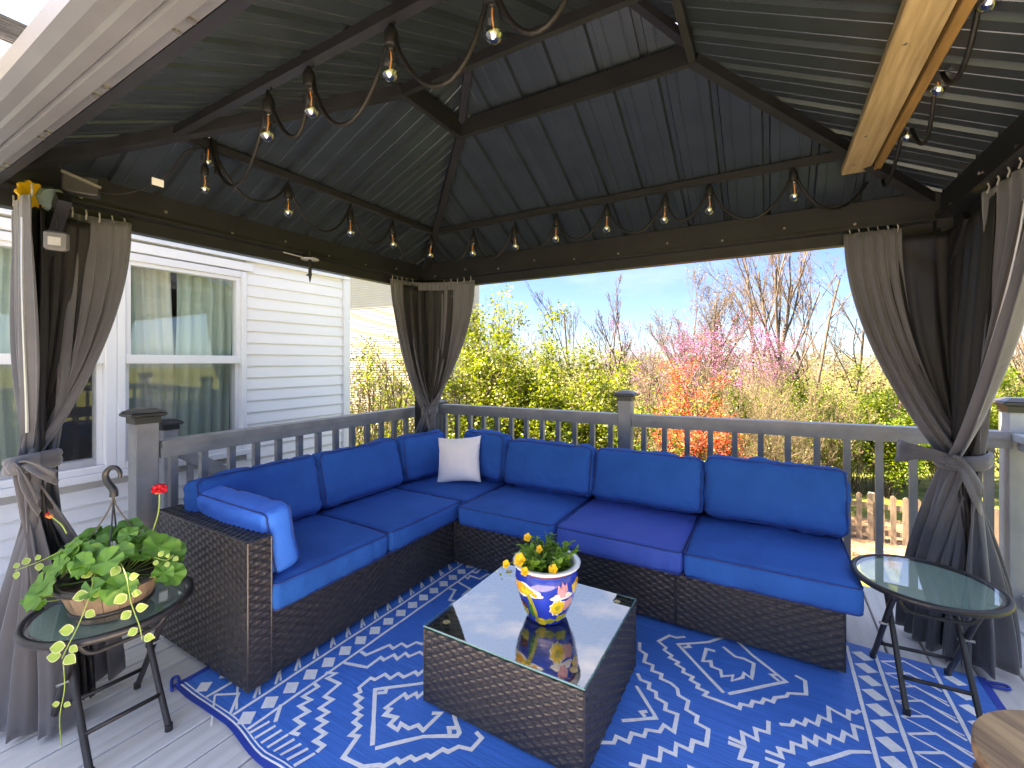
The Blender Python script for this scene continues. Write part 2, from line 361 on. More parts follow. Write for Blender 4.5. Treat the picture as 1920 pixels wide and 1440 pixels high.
while xb < DX1:
    x0, x1 = xb+.004, xb+.146
    if x0 > -3.92 and x0 < DX1-.03:
        y1 = DY1+.045 if x0 > DX0-.06 else 1.03
        r_ = random.Random(int(xb*1000))
        mb = MB(); mb.box(0, min(x1, DX1+.04)-x0, DY0, y1+r_.uniform(-.006, .006), -.03, r_.uniform(-.0015, .0015), .004)
        mb.build('board', M['deck'], deck, loc=(x0, 0, 0))
    xb += .15
# stairs down beside the house
st = empty('deck_stairs', (-3.37, 1.1, -1.1), label='grey wooden stairs descending beside the white house', cat='stairs')
for k in range(11):
    y = .0+.265*k; z = -.19*(k+1)+1.1
    mb = MB(); mb.box(-.46, .46, y, y+.29, z-.035, z, .004); mb.build('tread', M['deck'], st)
for s_ in (-.49, .49):
    mb = MB(); mb.obox((s_, -.03, .93), (s_, 2.85, -1.1), .04, .26); mb.build('stringer', M['rail'], st)

# ------------------------------------------------------------------ house
HX = -3.92
house = empty('house', (HX, 3.2, GZ), label='white vinyl sided house with double window beside the deck', cat='house')
def hp(mb, name, m, par=None, **k):   # house part given in world coordinates
    o = mb.build(name, m, par or house, **k)
    o.location = -Vector(house.location) if not par else Vector((0, 0, 0)); return o
HY0, HY1 = -4.5, 3.21
WY0, WY1, WZ0, WZ1 = .36, 2.14, .57, 2.085
mb = MB()
mb.box(HX-.22, HX-.02, HY0, WY0, GZ-.1, 2.86); mb.box(HX-.22, HX-.02, WY1, HY1, GZ-.1, 2.86)
mb.box(HX-.22, HX-.02, WY0, WY1, GZ-.1, WZ0); mb.box(HX-.22, HX-.02, WY0, WY1, WZ1, 2.86)
mb.box(-8.6, HX-.22, HY1-.2, HY1, GZ-.1, 2.86); mb.box(-8.6, -8.4, HY0, HY1-.2, GZ-.1, 2.86); mb.box(-8.4, HX-.22, HY0, HY0+.2, GZ-.1, 2.86)
hp(mb, 'wall', M['wall_core'])
mb = MB(); mb.box(-6.4, -6.35, HY0+.25, HY1-.25, .0, 2.6); mb.box(-6.35, HX-.23, HY0+.25, HY1-.25, -.02, 0); mb.box(-6.35, HX-.23, HY0+.25, HY1-.25, 2.6, 2.62)
hp(mb, 'room_lining', M['room'])
def course(L):
    m_ = MB(); b = 0
    prof = [(0, .0), (.017, .0), (.018, .006), (.004, .1018), (0, .1018)]
    for y in (0, L): m_.v += [(px, y, pz) for px, pz in prof]
    m_.add([(0,1,2,3,4), (9,8,7,6,5)] + [(i, i+5, (i+1) % 5+5, (i+1) % 5) for i in range(5)])
    me = m_.mesh('siding_plank', M['siding']); return me
cache = {}
z = .971-.1016*32
while z < 2.84:
    segs = [(HY0, WY0-.06), (WY1+.015, HY1-.06)] if (z+.1016 > WZ0-.05 and z < WZ1+.02) else [(HY0, HY1-.06)]
    for a, b in segs:
        L = round(b-a, 4)
        if L not in cache: cache[L] = course(L)
        o = link('siding_plank', cache[L], house); o.location = Vector((HX-.02, a, z))-Vector(house.location)
    z += .1016
mb = MB(); mb.box(HX-.04, HX+.022, HY1-.06, HY1+.02, GZ-.1, 2.86, .003); mb.box(HX-.1, HX-.04, HY1+.0, HY1+.02, GZ-.1, 2.86); hp(mb, 'corner_trim', M['trim'])
mb = MB(); mb.box(HX-.02, HX+.03, WY0-.08, WY1+.06, 2.095, 2.165, .004); mb.box(HX-.02, HX+.04, HY0, HY1, 2.185, 2.2); hp(mb, 'head_trim', M['siding'])
mb = MB(); mb.box(HX-.1, -3.52, HY0-.3, HY1+.3, 2.845, 2.86); hp(mb, 'soffit', M['trim'])
mb = MB(); mb.box(-3.52, -3.50, HY0-.3, HY1+.3, 2.80, 2.95); hp(mb, 'fascia', M['trim'])
mb = MB(); mb.grid([[(x_, y_, z_) for x_, z_ in ((-3.498, 2.93), (-3.498, 2.83), (-3.40, 2.825), (-3.372, 2.87), (-3.368, 2.95), (-3.378, 2.95))] for y_ in (HY0-.3, HY1+.3)]); hp(mb, 'gutter', M['trim'])  # unseen; added and sized to keep a strip of sun off the sofa
roof = None
for k in range(22):   # shingle courses on the slope facing the deck
    xa, xb_ = -3.44-.142*k, -3.44-.142*(k+1); za, zb = 2.945+.082*k, 2.945+.082*(k+1)
    m_ = MB(); P0 = [(xa, HY0-.3, za+.012), (xa, HY1+.3, za+.012), (xb_, HY1+.3, zb), (xb_, HY0-.3, zb), (xa, HY0-.3, za), (xa, HY1+.3, za)]
    m_.v = P0; m_.add([(0,1,2,3), (4,5,1,0)])
    if roof is None: roof = hp(m_, 'roof', M['shingle'])
    else: o = m_.build('shingle_course', M['shingle'], roof)
mb = MB(); mb.v = [(-6.56, HY0-.3, 4.75), (-6.56, HY1+.3, 4.75), (-9.7, HY1+.3, 2.945), (-9.7, HY0-.3, 2.945)]; mb.add([(0,1,2,3)]); mb.build('back_slope', M['shingle'], roof)
mb = MB(); mb.v = [(-8.6, HY1, 2.86), (HX, HY1, 2.86), (-6.56, HY1, 4.72), (-8.6, HY0, 2.86), (HX, HY0, 2.86), (-6.56, HY0, 4.72)]; mb.add([(0,1,2)]); hp(mb, 'gable', M['siding'])
def window(y0, y1, gy0, gy1):
    wn = MB(); X = HX
    # outer casing
    wn.box(X-.12, X+.030, y0, gy0-.035, WZ0, WZ1, .004); wn.box(X-.12, X+.030, gy1+.035, y1, WZ0, WZ1, .004)
    wn.box(X-.12, X+.028, gy0-.035, gy1+.035, WZ1-.055, WZ1, .004); wn.box(X-.12, X+.028, gy0-.035, gy1+.035, WZ0, WZ0+.045, .004)
    o = hp(wn, 'window', M['winframe'])
    s = MB()   # upper sash and meeting rail
    zt, zm, zb = WZ1-.055, 1.335, WZ0+.045
    s.box(X-.06, X+.010, gy0-.035, gy0, zm, zt, .003); s.box(X-.06, X+.010, gy1, gy1+.035, zm, zt, .003); s.box(X-.06, X+.012, gy0-.035, gy1+.035, zt-.03, zt-.0, .003)
    s.box(X-.06, X+.016, gy0-.035, gy1+.035, zm-.035, zm+.03, .004)
    s.build('upper_sash', M['winframe'], o)
    s = MB()
    s.box(X-.09, X-.02, gy0-.035, gy0, zb, zm-.035, .003); s.box(X-.09, X-.02, gy1, gy1+.035, zb, zm-.035, .003); s.box(X-.09, X-.015, gy0, gy1, zb, zb+.045, .003)
    s.build('lower_sash', M['winframe'], o)
    p = MB(); p.box(X-.034, X-.028, gy0-.002, gy1+.002, zm+.02, zt-.02); p.build('pane', M['pane'], o)
    p = MB(); p.box(X-.064, X-.058, gy0-.002, gy1+.002, zb+.03, zm-.03); p.build('pane', M['pane'], o)
    p = MB(); p.grid([[(X-.012, y, z) for y in (gy0, gy1)] for z in (zb, zm-.03)]); p.build('insect_screen', M['screen'], o)
    return o
wa = window(.36, 1.262, .455, 1.165); wb = window(1.264, 2.14, 1.345, 2.062)
mb = MB(); mb.box(HX-.1, HX+.045, WY0-.03, WY1+.03, WZ0-.05, WZ0-.002, .004); hp(mb, 'window_sill', M['trim'])

def hang(name, label, y0, y1, z0, z1, x, m, k, amp, seed, swag=0):
    r_ = random.Random(seed); ph = [r_.uniform(0, 6) for _ in range(4)]; P = []
    for i in range(25):
        t = i/24; zz = lerp(z0, z1, t); row = []
        for j in range(int(k*8)+1):
            s = j/int(k*8); yy = lerp(y0, y1, s)
            xx = x + amp*math.sin(2*math.pi*k*s+ph[0]+.4*math.sin(3*t+ph[1])) + .3*amp*math.sin(2*math.pi*k*2.3*s+ph[2])
            if swag: # loose satin swags near the top
                xx += .02*math.exp(-((t-.86)/.05)**2)*math.sin(2*math.pi*2*s)
            row.append((xx, yy+.012*math.sin(5*t+ph[3]), zz))
        P.append(row)
    mb = MB(); mb.grid(P); o = mb.build(name, m, smooth=True); tag(o, label, 'curtain'); return o
hang('window_curtain', 'pale green satin curtain behind the right window near the siding', 1.66, 2.08, .4, 2.05, HX-.135, M['wcurtain'], 5, .028, 3, 1)
hang('window_curtain', 'pale sheer curtain panel in the middle of the right window', 1.42, 1.67, .4, 2.06, HX-.15, M['sheer'], 3, .022, 5)
hang('window_curtain', 'dark green curtain edge at the left of the right window', 1.30, 1.43, .4, 2.06, HX-.17, M['wcurtain'], 2, .02, 9)
hang('window_curtain', 'pale green curtain behind the left window beside the grey drape', .50, .92, .4, 2.06, HX-.14, M['wcurtain'], 4, .025, 6)

# ------------------------------------------------------------------ neighbouring house
c30, s30 = math.cos(R(30.3)), math.sin(R(30.3))
def camw(u, depth, z=0.):   # ground position seen in direction u (picture column of the 1920 px photo), used for far placement
    xc = (u-960)/830*depth; return Vector((xc*c30-depth*s30, xc*s30+depth*c30, z))
nh0 = camw(640, 20.5); nh1 = camw(795, 18.4)
d_ = (nh1-nh0); L = d_.length; ang = math.atan2(d_.y, d_.x)
nb = empty('neighbour_house', (nh0.x, nh0.y, GZ), ang, label='cream sided neighbouring house behind the left bushes', cat='house')
mb = MB(); nC = 78
prof = []
for k in range(nC): prof += [(-.034, k*.105), (-.004, (k+1)*.105-.001)]
mb.v = [(x, y, z) for y, z in prof for x in (-6, L)]
mb.add([(2*i, 2*i+1, 2*i+3, 2*i+2) for i in range(len(prof)-1)])
mb.build('siding', M['cream'], nb)
mb = MB(); mb.box(-6, L, .0, 4.5, -.1, 8.2); mb.box(L, L+.1, -.03, .1, -.1, 8.2); mb.build('wall', M['cream'], nb)
for xx, zz in ((3.2, 1.0), (L-2.2, 1.0)):
    f_ = MB(); f_.box(xx-.07, xx+1.07, -.04, 0, zz-.07, zz+1.57); o = f_.build('window', M['trim'], nb)
    f_ = MB(); f_.box(xx, xx+1, -.05, -.041, zz, zz+.72); f_.box(xx, xx+1, -.05, -.041, zz+.78, zz+1.5); f_.build('pane', M['room'], o)
mb = MB(); mb.v = [(-6.5, -.5, 8.2), (L+.5, -.5, 8.2), (L+.5, 2.2, 9.6), (-6.5, 2.2, 9.6), (-6.5, 5, 8.2), (L+.5, 5, 8.2)]
mb.add([(0,1,2,3), (3,2,5,4)]); mb.build('roof', M['shingle'], nb)

# ------------------------------------------------------------------ railings
def post(mb_name, parent, x, y, z0, z1, w=.09, m='rail'):
    b = MB(); b.box(x-w/2, x+w/2, y-w/2, y+w/2, z0, z1, .004); p = b.build(mb_name, M[m], parent)
    c = MB(); e = w/2
    c.box(x-e-.006, x+e+.006, y-e-.006, y+e+.006, z1-.02, z1+.012)
    c.box(x-e-.028, x+e+.028, y-e-.028, y+e+.028, z1+.014, z1+.034, .006)
    b0 = len(c.v); q = e+.024
    c.v += [(x-q,y-q,z1+.036),(x+q,y-q,z1+.036),(x+q,y+q,z1+.036),(x-q,y+q,z1+.036)]
    q = e-.012; c.v += [(x-q,y-q,z1+.054),(x+q,y-q,z1+.054),(x+q,y+q,z1+.054),(x-q,y+q,z1+.054)]
    c.add([(0,1,5,4),(1,2,6,5),(2,3,7,6),(3,0,4,7),(4,5,6,7)], b0)
    c.build('post_cap', M['cap'], p)
def railing(name, label, p0, p1, z0, z1, n, posts, zb=-.2, m='rail', bottom=True, wt=.085):
    r_ = empty(name, ((p0[0]+p1[0])/2, (p0[1]+p1[1])/2, 0), label=label, cat='railing'); off = -Vector(r_.location)
    P0, P1 = Vector((p0[0], p0[1], z0)), Vector((p1[0], p1[1], z1)); d = (P1-P0).normalized(); sd = Vector((-d.y, d.x, 0)).normalized()
    rd = random.Random(name+label)
    def put(b, nm):
        o = b.build(nm, M[m], r_); o.location = off; return o
    b = MB(); b.obox(P0+Vector((0,0,-.018)), P1+Vector((0,0,-.018)), wt, .036); put(b, 'top_rail')
    b = MB(); b.obox(P0+Vector((0,0,-.062))-sd*.012, P1+Vector((0,0,-.062))-sd*.012, .038, .05); put(b, 'sub_rail')
    if bottom:
        b = MB(); b.obox(Vector((*p0, .09)), Vector((*p1, .09)), .038, .085); put(b, 'bottom_rail')
    for k in range(n):
        t = (k+.5)/n; q = P0.lerp(P1, t); zt = q.z-.04
        b = MB(); w_ = .017; j = rd.uniform(-.004, .004)
        lean = rd.uniform(-.003, .003)
        b.obox(Vector((q.x, q.y, zb))+sd*.022, Vector((q.x+d.x*lean, q.y+d.y*lean, zt))+sd*.022, .034, .034, up=(sd.x, sd.y, 0)); put(b, 'baluster')
    for (x, y, zt, ww) in posts:
        post('post', r_, x-r_.location.x, y-r_.location.y, -.25, zt, ww, m)
    return r_
railing('deck_railing', 'grey railing along the left deck edge toward the white house', (-2.70, 1.04), (-2.745, 3.25), .914, .914, 15, [(-2.715, .985, 1.03, .095)], zb=-.05)
railing('deck_railing', 'grey back railing behind the blue sectional, left of the middle post', (-2.745, 3.29), (-.985, 3.29), .914, .925, 12, [(-2.75, 3.29, .90, .085), (-.935, 3.29, 1.045, .095)], zb=-.2, bottom=False)
railing('deck_railing', 'grey back railing between the middle post and the right curtain', (-.885, 3.29), (1.075, 3.29), .925, .955, 13, [], zb=-.2, bottom=False)
railing('deck_railing', 'pale grey side railing at the right edge of the deck', (1.12, 3.25), (1.12, -2.9), .95, .93, 42, [(1.12, 3.32, 1.075, .12)], zb=.10, m='rail_skylit', wt=.11)  # paleness is skylight put into the rail colour
sr = empty('stair_railing', (-3.74, 2.2, -.3), label='dark grey sloping stair railing against the house wall', cat='railing')
o_ = -Vector(sr.location)
b = MB(); b.obox((-3.74, 1.53, .69), (-3.74, 4.1, -1.15), .05, .085); q = b.build('hand_rail', M['rail'], sr); q.location = o_
b = MB(); b.obox((-3.74, 1.53, -.02), (-3.74, 4.1, -1.86), .045, .07); q = b.build('bottom_rail', M['rail'], sr); q.location = o_
for k in range(17):
    y = 1.64+.145*k; zz = .65-(y-1.53)*.716
    b = MB(); b.box(-3.757, -3.723, y-.017, y+.017, zz-.72, zz); q = b.build('baluster', M['rail'], sr); q.location = o_
post('post', sr, 0, 1.50-2.2, -.05, 1.15, .09)

# ------------------------------------------------------------------ gazebo
GX0, GX1, GY0, GY1, EZ = -2.775, .883, .33, 3.088, 2.03       # eave rectangle
RX0, RX1, RY0, RY1, RZ = -1.48, -.28, 1.52, 1.97, 2.60         # ring (top opening)
gz = empty('gazebo', (-.95, 1.7, 0), label='dark metal hardtop gazebo standing over the blue sectional', cat='gazebo')
GO = -Vector(gz.location)
def gp(mb, name, m='frame', par=None, smooth=False):
    o = mb.build(name, M[m] if isinstance(m, str) else m, par or gz, smooth=smooth)
    if not par: o.location = GO
    return o
def frac(z): return (z-EZ)/(RZ-EZ)
def rect(z):   # hip rectangle at height z on the roof underside
    t = frac(z); return (lerp(GX0, RX0, t), lerp(GX1, RX1, t), lerp(GY0, RY0, t), lerp(GY1, RY1, t))
def roofside(e0, e1, r0, r1, name, sheet=.82, pitch=.20, lift=0.):
    """ribbed sheets between the eave edge e0-e1 and the upper edge r0-r1"""
    e0, e1, r0, r1 = map(Vector, (e0, e1, r0, r1)); u = (e1-e0); L = u.length; u.normalize()
    up = (r0-e0) - u*(r0-e0).dot(u); ua = (r0-e0).dot(u); ub = L-(r1-e0).dot(u)
    n = u.cross(up).normalized(); n = n if n.z > 0 else -n
    def vmax(s): return max(0., min(1., s/ua if ua > 1e-6 else 1, (L-s)/ub if ub > 1e-6 else 1))
    prof = [(0,0),(.036,0),(.038,.002),(.044,.002),(.046,0),(.082,0),(.090,.020),(.112,.020),(.120,0),(.156,0),(.158,.002),(.164,.002),(.166,0)]
    k = 0; s0 = 0.
    while s0 < L-1e-6:
        s1 = min(L, s0+sheet); S = [(s0, 0.), (s1, 0.)]
        for q in (ua, L-ub):
            if s0 < q < s1: S.append((q, None))
        j = math.floor(s0/pitch)
        while j*pitch < s1:
            for a, h in prof:
                s = j*pitch+a
                if s0+.001 < s < s1-.001: S.append((s, h))
            j += 1
        S.sort(key=lambda q: q[0]); mb = MB(); P = []
        lasth = 0.
        for s, h in S:
            h = lasth if h is None else h; lasth = h
            a = e0+u*s+n*(h+lift); b = e0+u*s+up*vmax(s)+n*(h+lift); P.append((a, b))
        for i in range(len(P)-1):
            b0 = len(mb.v); mb.v += [tuple(P[i][0]), tuple(P[i+1][0]), tuple(P[i+1][1]), tuple(P[i][1])]; mb.add([(0,1,2,3)], b0)
        gp(mb, name, 'steel'); s0 = s1; k += 1
E4 = [(GX0,GY0,EZ),(GX1,GY0,EZ),(GX1,GY1,EZ),(GX0,GY1,EZ)]
R4 = [(RX0,RY0,RZ),(RX1,RY0,RZ),(RX1,RY1,RZ),(RX0,RY1,RZ)]
for i in range(4): roofside(E4[i], E4[(i+1)%4], R4[i], R4[(i+1)%4], 'roof_panel', lift=.004)
# cap roof over the top opening
cx0, cx1, cy0, cy1, cz = RX0-.10, RX1+.10, RY0-.10, RY1+.10, 2.615
KZ = 2.80; ky = (RY0+RY1)/2; ka, kb = RX0+.22, RX1-.22
C4 = [(cx0,cy0,cz),(cx1,cy0,cz),(cx1,cy1,cz),(cx0,cy1,cz)]
roofside(C4[0], C4[1], (ka,ky,KZ), (kb,ky,KZ), 'cap_panel', 2); roofside(C4[2], C4[3], (kb,ky,KZ), (ka,ky,KZ), 'cap_panel', 2)
roofside(C4[1], C4[2], (kb,ky,KZ), (kb,ky,KZ), 'cap_panel', 2); roofside(C4[3], C4[0], (ka,ky,KZ), (ka,ky,KZ), 'cap_panel', 2)
mb = MB(); mb.obox((ka-.02,ky,KZ-.028), (kb+.02,ky,KZ-.028), .03, .06); gp(mb, 'ridge_beam')
for i, (ex, ey) in enumerate(((ka,ky),(kb,ky),(kb,ky),(ka,ky))):
    mb = MB(); mb.obox(Vector(R4[i])+Vector((0,0,.03)), (ex,ey,KZ-.02), .035, .035); gp(mb, 'cap_hip')
# ring beams
for i in range(4):
    a, b = Vector(R4[i]), Vector(R4[(i+1)%4]); d = (b-a).normalized()
    mb = MB(); mb.obox(a+Vector((0,0,-.002))-d*.012, b+Vector((0,0,-.002))+d*.012, .028, .085+.002*i); gp(mb, 'ring_beam')
# hips
for i in range(4):
    a, b = Vector(E4[i]), Vector(R4[i]); d = (b-a).normalized()
    mb = MB(); mb.obox(a+d*.04+Vector((0,0,-.026)), b-d*.005+Vector((0,0,-.026)), .042, .046); gp(mb, 'hip_rafter')
for i in range(4):
    a, b = Vector(E4[i]), Vector(R4[i]); mb = MB(); mb.obox(a+Vector((0,0,.036)), b+Vector((0,0,.036)), .16, .012); gp(mb, 'added_hip_cap')  # unseen strips over the hips, added to block sun leaking between roof panels
# purlins half way up
PZ = 2.30; px0, px1, py0, py1 = rect(PZ); PR = [(px0,py0),(px1,py0),(px1,py1),(px0,py1)]
for i in range(4):
    a, b = PR[i], PR[(i+1)%4]; mb = MB(); mb.obox((*a, PZ-.018-.001*i), (*b, PZ-.018-.001*i), .03, .034); gp(mb, 'purlin')
# beams: (axis, position of the outer face, inward sign)
def beam(p0, p1, inward, name='beam'):
    p0, p1, n = Vector(p0), Vector(p1), Vector(inward)
    mb = MB(); mb.obox(p0+n*.028+Vector((0,0,1.965)), p1+n*.028+Vector((0,0,1.965)), .056, .062); o = gp(mb, name)
    mb = MB(); mb.obox(p0+n*.060+Vector((0,0,2.048)), p1+n*.060+Vector((0,0,2.048)), .075, .100); q = gp(mb, 'beam_channel')
    mb = MB(); mb.obox(p0+n*.106+Vector((0,0,2.004)), p1+n*.106+Vector((0,0,2.004)), .016, .012); gp(mb, 'curtain_track')
    mb = MB(); mb.obox(p0+n*.094+Vector((0,0,2.114)), p1+n*.094+Vector((0,0,2.114)), .006, .05); gp(mb, 'eave_flashing')
    d = (p1-p0); L = d.length; d.normalize(); k = .25
    while k < L-.2:
        mb = MB(); c = p0+d*k+n*.0985+Vector((0,0,2.052 if int(k*10) % 2 else 2.026)); mb.tube([c, c+n*.006], .007, 6); gp(mb, 'bolt', 'bolt'); k += .31
bx0, bx1, by0, by1 = -2.665, .80, .36, 2.965
beam((bx0, by0+.1, 0), (bx0, by1-.001, 0), (1,0,0)); beam((bx0, by1, 0), (bx1, by1, 0), (0,-1,0)); beam((bx1, by1-.001, 0), (bx1, by0+.1, 0), (-1,0,0))
# front beam: wide extruded gutter profile seen from below
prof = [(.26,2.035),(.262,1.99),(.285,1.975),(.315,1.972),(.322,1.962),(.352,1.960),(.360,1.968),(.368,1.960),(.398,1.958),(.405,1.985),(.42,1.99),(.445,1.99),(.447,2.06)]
mb = MB(); mb.grid([[(x, .43-(.43-y)*.8, z) for y, z in prof] for x in (-2.78, .89)]); o = gp(mb, 'front_beam', 'frame_front_lit')
mb = MB(); mb.box(-2.70, .82, .448, .475, 1.995, 2.075); gp(mb, 'beam_channel')
for xx in np.arange(-2.3, .8, .42):
    for dx in (0, .06): 
        mb = MB(); mb.tube([(xx+dx, .432, 1.991), (xx+dx, .432, 1.984)], .008, 6); gp(mb, 'bolt', 'bolt')
# posts and corner brackets
for x, y in ((bx0+.06, by1-.06), (bx1-.06, by1-.06), (bx1-.06, by0+.24), (bx0+.06, by0+.24)):
    mb = MB(); mb.box(x-.04, x+.04, y-.04, y+.04, .006, 2.05, .004); p = gp(mb, 'post')
    mb = MB(); mb.box(x-.09, x+.09, y-.09, y+.09, .001, .008); gp(mb, 'base_plate', par=p)
    sx = 1 if x < -1 else -1; sy = 1 if y < 1.7 else -1
    mb = MB(); mb.obox((x, y, 1.72), (x+sx*.26, y, 1.95), .04, .05); gp(mb, 'knee_brace')
    mb = MB(); mb.obox((x, y, 1.72), (x, y+sy*.26, 1.95), .04, .05); gp(mb, 'knee_brace')
    mb = MB(); mb.box(x-.055, x+.055, y-.055, y+.055, 1.955, 2.04); gp(mb, 'corner_bracket')

# ------------------------------------------------------------------ gathered gazebo curtains
def drape(par, name, m, head, tie, foot, ztop, ztie, zbot, pleats, amp, seed, nb=None, bulge=.75, wob=.02, tie_r=.05, hem=True, phase=0., nt_=46, ns=90):
    r_ = random.Random(seed); ph = [r_.uniform(0, 6.28) for _ in range(6)]
    def along(pl, s):
        d = [(Vector(pl[i+1])-Vector(pl[i])).length for i in range(len(pl)-1)]; T = sum(d)*s
        for i, q in enumerate(d):
            if T <= q or i == len(d)-1: return Vector(pl[i]).lerp(Vector(pl[i+1]), T/q if q else 0), (Vector(pl[i+1])-Vector(pl[i])).normalized()
            T -= q
    P = []
    for i in range(nt_+1):
        t = i/nt_; zz = lerp(ztop, zbot, t); row = []
        for j in range(ns+1):
            s = j/ns
            if zz >= ztie:
                f = (zz-ztie)/(ztop-ztie); g = math.sin(math.pi/2*min(1, f))**bulge if f > 0 else 0.
                pt, d = along(head, s); a_ = amp*(.35+.65*math.sin(math.pi*min(1, f+.12)))*(1 if f < .96 else .8)
            else:
                f = (ztie-zz)/(ztie-zbot); g = 1-(1-f)**1.7
                pt, d = along(foot, s); a_ = amp*(.5+.9*f)
            n_ = Vector((-d.y, d.x))
            ang = 2*math.pi*(s*.8)+phase
            core = Vector(tie)+Vector((math.cos(ang), math.sin(ang)))*tie_r*(.75+.25*math.sin(9*ang+ph[0]))
            q = core.lerp(pt, g)
            w1 = math.sin(2*math.pi*pleats*s+ph[1]+.5*math.sin(2.2*t+ph[2])); w2 = math.sin(2*math.pi*pleats*2.13*s+ph[3]+.8*t)
            pl_ = w1+.35*w2; pl_ = math.copysign(abs(pl_)**.75, pl_)
            q = q+n_*(a_*pl_*(.25+.75*g))+n_*wob*g*math.sin(4*t+ph[4]+3*s)
            dz = .010*math.sin(2*math.pi*pleats*s+ph[5]) if t > .97 else 0
            row.append((q.x, q.y, zz+dz))
        P.append(row)
    mb = MB(); mb.grid(P); o = mb.build(name, m, par, smooth=True)
    so = o.modifiers.new('thick', 'SOLIDIFY'); so.thickness = .003
    return o, P
def band(par, tie, z, r, seed, m='drape', tails=1, dirv=(0,-1)):
    mb = MB(); r_ = random.Random(seed); K = 28
    rows = []
    for q, (dz, rr) in enumerate(((-.032,.92),(-.026,1.05),(-.008,1.10),(.006,1.04),(.014,1.10),(.028,1.05),(.034,.92))):
        rows.append([(tie[0]+r*rr*math.cos(2*math.pi*k/K)*(1+.05*math.sin(5*k)), tie[1]+r*rr*math.sin(2*math.pi*k/K), z+dz+.012*math.sin(2*math.pi*k/K+1)) for k in range(K+1)])
    mb.grid(rows); o = mb.build('tie_band', M[m], par, smooth=True)
    dv = Vector((dirv[0], dirv[1], 0)).normalized(); sv = Vector((-dv.y, dv.x, 0)); c = Vector((tie[0], tie[1], z))+dv*r*1.1
    kb = MB(); kb.lathe([(0,-.028),(.022,-.02),(.03,0),(.022,.02),(0,.028)], tuple(c), 10); kb.build('knot', M[m], o, smooth=True)
    for (sgn, L, drop, wd) in tails if isinstance(tails, list) else ((1,.13,.10,.06),(-1,.16,.03,.07)):
        P = []
        for i in range(9):
            t = i/8; ctr = c+sv*sgn*L*t+dv*(.035*math.sin(3*t))+Vector((0,0,-drop*t*t+.02*math.sin(4*t)))
            wv = Vector((0,0,1))*.85+dv*.5*math.sin(5*t+sgn); wv.normalize(); ww = wd*(.35+.65*t)
            P.append([ctr+wv*(k/4-.5)*ww+dv*.012*math.sin(k*1.6+3*t) for k in range(5)])
        tb = MB(); tb.grid(P); q = tb.build('tie_tail', M[m], o, smooth=True); sd = q.modifiers.new('t', 'SOLIDIFY'); sd.thickness = .003
    return o
def zipper(par, P, col_i, off):
    pts = [Vector(P[i][col_i])+Vector(off) for i in range(2, len(P)-16)]
    mb = MB(); mb.tube(pts, .006, 5); mb.build('zipper', M['zip'], par)
def rings(par, head, z, n):
    for k in range(n):
        s = (k+.5)/n; d = [(Vector(head[i+1])-Vector(head[i])).length for i in range(len(head)-1)]; T = sum(d)*s; i = 0
        while T > d[i]: T -= d[i]; i += 1
        q = Vector(head[i]).lerp(Vector(head[i+1]), T/d[i])
        mb = MB(); mb.tube([(q.x, q.y, z+.03), (q.x+.006, q.y, z+.01), (q.x, q.y, z-.012)], .003, 5); mb.build('hook', M['sticker'], par)

# back left corner
T1 = (-2.42, 2.80)
c1 = empty('gazebo_curtain', (T1[0], T1[1], 0), label='grey curtain bundle tied at the far corner post behind the white pillow', cat='curtain'); off1 = -Vector(c1.location)
def cur(c, *a, **k):
    o, P = drape(c, *a, **k); o.location = -Vector(c.location); return o, P
hA = [(-2.565, 2.50), (-2.565, 2.68), (-2.53, 2.75)]; fA = [(-2.60, 2.52), (-2.54, 2.70), (-2.47, 2.72)]
cur(c1, 'drape', M['drape'], hA, T1, fA, 1.965, .90, .10, 4, .020, 1, phase=2.4)
hB = [(-2.36, 2.86), (-2.28, 2.875), (-2.03, 2.875)]; fB = [(-2.40, 2.72), (-2.30, 2.74), (-2.18, 2.82)]
cur(c1, 'drape', M['drape'], hB, T1, fB, 1.965, .90, .10, 4, .020, 2, phase=5.2)
cur(c1, 'mosquito_net', M['net'], [(-2.56, 2.62), (-2.50, 2.82), (-2.22, 2.875)], T1, [(-2.50, 2.76), (-2.42, 2.78), (-2.34, 2.80)], 1.93, .90, .10, 6, .012, 3, tie_r=.035)
mb = MB(); P = [[(lerp(-2.55, -2.22, k/40) , 2.72+.14*math.sin(math.pi*.5*k/40)+.012*math.sin(k*1.6), z) for k in range(41)] for z in (1.965, 1.90)]
mb.grid(P); o = mb.build('header_tape', M['drape'], c1, smooth=True); o.location = off1
for hd in (hA, hB): rings(c1, [(p[0]-T1[0], p[1]-T1[1]) for p in hd], 1.965, 5)
bd = band(c1, (0, 0), .915, .062, 4, dirv=(.35, -.94), tails=[(1, .03, .16, .055), (-1, .03, -.05, .05)])

# right back corner, close to the camera
T2 = (.735, 2.70)
c2 = empty('gazebo_curtain', (T2[0], T2[1], 0), label='large grey curtain tied with a bow beside the right glass side table', cat='curtain')
hC = [(.33, 2.86), (.46, 2.865), (.56, 2.86)]; fC = [(.56, 2.86), (.60, 2.70), (.72, 2.60)]
o, PC = cur(c2, 'drape', M['drape'], hC, T2, fC, 1.975, .875, .03, 5, .026, 11, phase=2.6, tie_r=.06, bulge=.85)
hD = [(.715, 2.42), (.715, 2.25), (.715, 1.92)]; fD = [(.70, 2.60), (.80, 2.60), (.93, 2.82)]
o, PD = cur(c2, 'drape', M['drape'], hD, T2, fD, 1.975, .875, .03, 5, .026, 12, phase=5.4, tie_r=.06, bulge=.85)
cur(c2, 'mosquito_net', M['net'], [(.50, 2.855), (.70, 2.85), (.735, 2.75), (.735, 2.30)], T2, [(.66, 2.70), (.74, 2.68), (.80, 2.70)], 1.94, .875, .05, 6, .015, 13, tie_r=.04)
